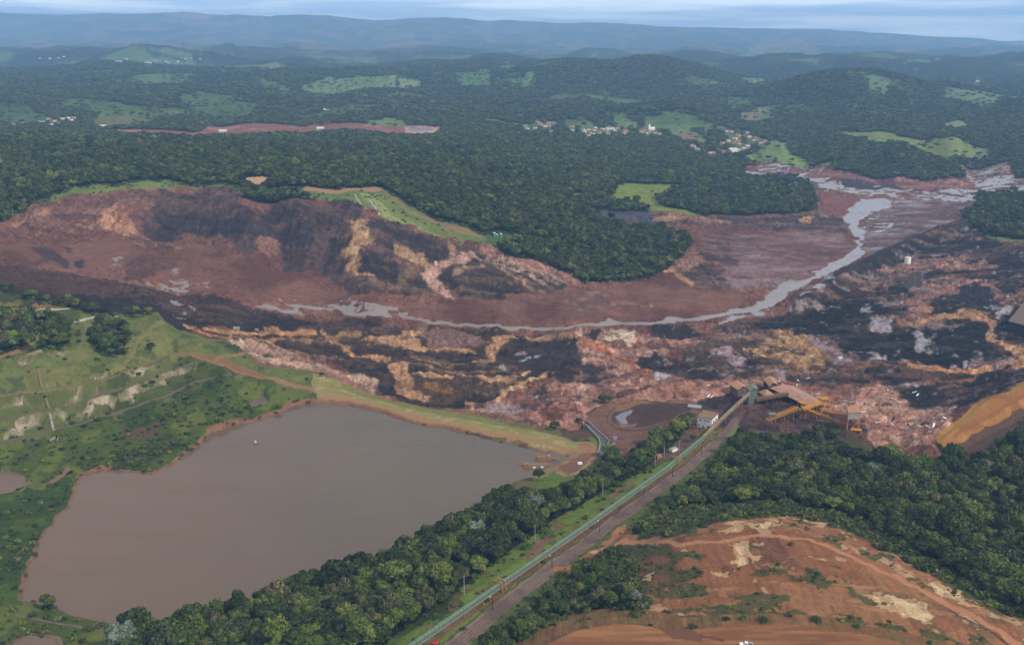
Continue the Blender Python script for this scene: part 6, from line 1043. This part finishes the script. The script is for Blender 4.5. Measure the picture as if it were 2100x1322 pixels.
# ---------------------------------------------------------------- vehicles
def pickup(px, py, rz, paint_, lb, cat='pickup truck'):
    p = gp(px, py); t = thing('pickup_truck', p, lb, cat); ca, sa = math.cos(rz), math.sin(rz)
    def w(x, y, z): return Vector((p.x + x * ca - y * sa, p.y + x * sa + y * ca, p.z + z))
    def hx(b, x0, x1, y, z0, z1, ti=0, tf=0): return b.hexa([w(x0, -y, z0), w(x1, -y, z0), w(x1, y, z0), w(x0, y, z0)], [w(x0 + ti, -y * .9, z1), w(x1 - tf, -y * .9, z1), w(x1 - tf, y * .9, z1), w(x0 + ti, y * .9, z1)])
    b = MB(); hx(b, -2.6, 2.6, .92, .45, .95); hx(b, 1.1, 2.55, .88, .95, 1.15, 0, .2); hx(b, -2.6, -2.5, .9, .95, 1.3)
    for s in (-1, 1): b.beam(w(-2.55, s * .86, 1.12), w(-.75, s * .86, 1.12), .1, .35)
    b.build('body', paint_, t); b = MB(); hx(b, -.75, 1.15, .88, .95, 1.75, .25, .65); b.build('cab', paint_, t)
    b = MB(); b.add([w(1.14, -.74, 1.02), w(1.14, .74, 1.02), w(.55, .68, 1.68), w(.55, -.68, 1.68)], [(0, 1, 2, 3)]); b.build('windscreen', GLASS, t); b = MB(); b.add([w(-.77, -.7, 1.1), w(-.77, .7, 1.1), w(-.56, .66, 1.66), w(-.56, -.66, 1.66)], [(3, 2, 1, 0)]); b.build('rear_window', GLASS, t)
    for s in (-1, 1):
        b = MB(); b.add([w(-.4, s * .885, 1.12), w(.75, s * .885, 1.12), w(.45, s * .83, 1.62), w(-.3, s * .83, 1.62)], [(0, 1, 2, 3)]); b.build('side_window', GLASS, t); b = MB(); b.box(w(2.58, s * .65, .78), (.1, .35, .18), rz); b.build('headlight', LAMP, t); b = MB(); b.box(w(-2.62, s * .75, .8), (.06, .18, .3), rz); b.build('tail_light', RED, t)
        for x in (-1.6, 1.65): b = MB(); b.tube([w(x, s * .72, .38), w(x, s * .98, .38)], .38, 14); wh = b.build('wheel', BLACK, t); b = MB(); b.tube([w(x, s * .97, .38), w(x, s * 1.0, .38)], .2, 10); b.build('rim', TIN, wh)
    b = MB(); b.add([w(-2.48, -.78, 1.0), w(-.8, -.78, 1.0), w(-.8, .78, 1.0), w(-2.48, .78, 1.0)], [(0, 1, 2, 3)]); b.build('cargo_bed', DARK, t)
pickup(1530, 1324, math.pi - .15, WHITE, 'white pickup truck on the orange haul road at the bottom edge'); pickup(889, 1325, .95, RED, 'red pickup truck on the gravel road at the bottom edge')
# ---------------------------------------------------------------- villages
def house_proto(w_, d_, h, wm, rm, rise, wing=False):
    b = MB(); b.box((0, 0, h / 2 - .5), (w_, d_, h + 1)); 
    if wing: b.box((w_ * .3, -d_ * .7, h / 2 - .5), (w_ * .4, d_ * .6, h * .9 + 1))
    t = b.build('house', wm); r_ = MB(); Q = [Vector((x * w_ / 2, y * d_ / 2, 0)) for x, y in ((-1, -1), (1, -1), (1, 1), (-1, 1))]; gable(r_, Q, h, rise)
    if wing: Q = [Vector((w_ * .3 + x * w_ * .2, -d_ * .7 + y * d_ * .32, 0)) for x, y in ((-1, -1), (1, -1), (1, 1), (-1, 1))]; gable(r_, Q, h * .9, rise * .7)
    r_.build('roof', rm, t); f = MB(); f.box((-w_ * .2, -d_ / 2 - .03, 1), (1, .08, 2.1)); f.build('door', WOOD, t); 
    for x in (.05, .3): f = MB(); f.box((w_ * x, -d_ / 2 - .03, 1.6), (1.2, .08, 1.1)); f.build('window', GLASS, t)
    return t
HT = [('white', 'red tiled', house_proto(11, 8, 3.4, WHITE, TILE, 2.0)), ('white', 'grey', house_proto(12, 8, 3.4, WHITE, TIN, 1.4)), ('cream', 'red tiled', house_proto(12, 9, 3.6, CREAM, TILE, 2.2, True)), ('white', 'pale', house_proto(10, 8, 3.6, WHITE, CREAM, 1.2))]
where = {'middle': 'in the village along the forest edge', 'right': 'in the village above the mud', 'left': 'in the hamlet left beyond the forest', 'town': 'in the far town below the mountains'}
used = [False] * 4; r = random.Random(9)
for v_ in VIL:
    for px, py in VIL[v_]:
        k = r.choices(range(4), [4, 2, 3, 2] if v_ != 'town' else [1, 3, 0, 4])[0]; p = gp(px, py); src = HT[k][2]
        if used[k]: o = copy_tree(src)
        else: o = src; used[k] = True
        o.location = p; o.rotation_euler = (0, 0, r.uniform(-.6, .6)); s = r.uniform(.75, 1.15) * (1.5 if v_ == 'town' else 1); o.scale = (s, s, s)
        tag(o, 'small %s house with %s roof %s' % (HT[k][0], HT[k][1], where[v_]), 'house', '%s houses with %s roofs %s' % (HT[k][0], HT[k][1], where[v_]))
def hall(name, px, py, w_, d_, h, wm, rm, lb, cat, rz=0):
    p = gp(px, py); t = thing(name, p, lb, cat); ca, sa = math.cos(rz), math.sin(rz)
    Q = [Vector((p.x + x * w_ / 2 * ca - y * d_ / 2 * sa, p.y + x * w_ / 2 * sa + y * d_ / 2 * ca, p.z)) for x, y in ((-1, -1), (1, -1), (1, 1), (-1, 1))]; b = MB(); prism(b, Q, p.z - 2, p.z + h); b.build('wall', wm, t); b = MB(); gable(b, Q, p.z + h + .1, d_ * .2); b.build('roof', rm, t)
    for k in range(4): window(t, Q[0].lerp(Q[1], .1 + k * .22), Q[0].lerp(Q[1], .2 + k * .22), p.z + 1.2, p.z + 2.6)
    return t, Q, p
hall('village_hall', 1251, 266, 28, 12, 6, WHITE, TIN, 'long white hall with grey roof in the middle of the village', 'hall')
t, Q, p = hall('church', 1336, 267, 20, 10, 8, WHITE, WHITE, 'bright white church at the right end of the village', 'church', .2); b = MB(); b.box(p + Vector((-7, -1, 8)), (5, 5, 16), .2); b.build('bell_tower', WHITE, t); b = MB(); b.add([tuple(p + Vector((-7 + x * 2.8, -1 + y * 2.8, 16))) for x, y in ((-1, -1), (1, -1), (1, 1), (-1, 1))] + [tuple(p + Vector((-7, -1, 20)))], [(0, 1, 4), (1, 2, 4), (2, 3, 4), (3, 0, 4)]); b.build('spire', WHITE, t)
hall('white_hall', 1502, 312, 22, 16, 8, WHITE, CREAM, 'white gabled hall at the foot of the steep village streets', 'hall', .15); hall('barn', 88, 253, 24, 10, 5, WHITE, TIN, 'long white barn in the hamlet at the left edge', 'barn')
for px, py, lb in [(670, 226, 'white farm shed on a pale pasture above the red strip'), (657, 265, 'white shed on the red earth strip'), (212, 261, 'pale shed on the red earth left of the strip'), (457, 271, 'grey shed at the near edge of the red earth strip'), (2005, 168, 'white farm shed among far fields on the right')]: hall('farm_shed', px, py, 20, 9, 4.5, WHITE, WHITE, lb, 'shed')
# ---------------------------------------------------------------- air
hm = bpy.data.materials.new('haze'); hm.use_nodes = True; hn = hm.node_tree.nodes; hn.remove(hn['Principled BSDF'])
pv_ = hn.new('ShaderNodeVolumePrincipled'); pv_.inputs['Color'].default_value = (.36, .63, 1.0, 1); pv_.inputs['Density'].default_value = 0.68e-4; pv_.inputs['Anisotropy'].default_value = .0
hm.node_tree.links.new(pv_.outputs[0], hn['Material Output'].inputs['Volume'])
zlo, zhi = float(HF.min()) - 3, max(float(HF.max()), HC) + 40
hb = MB(); hb.hexa([(-24000, -300, zlo), (24000, -300, zlo), (24000, 27500, zlo), (-24000, 27500, zlo)], [(-24000, -300, zhi), (24000, -300, zhi), (24000, 27500, zhi), (-24000, 27500, zhi)])
tag(hb.build('haze', hm), 'thin blue haze over the far hills', 'haze', None, 'stuff')
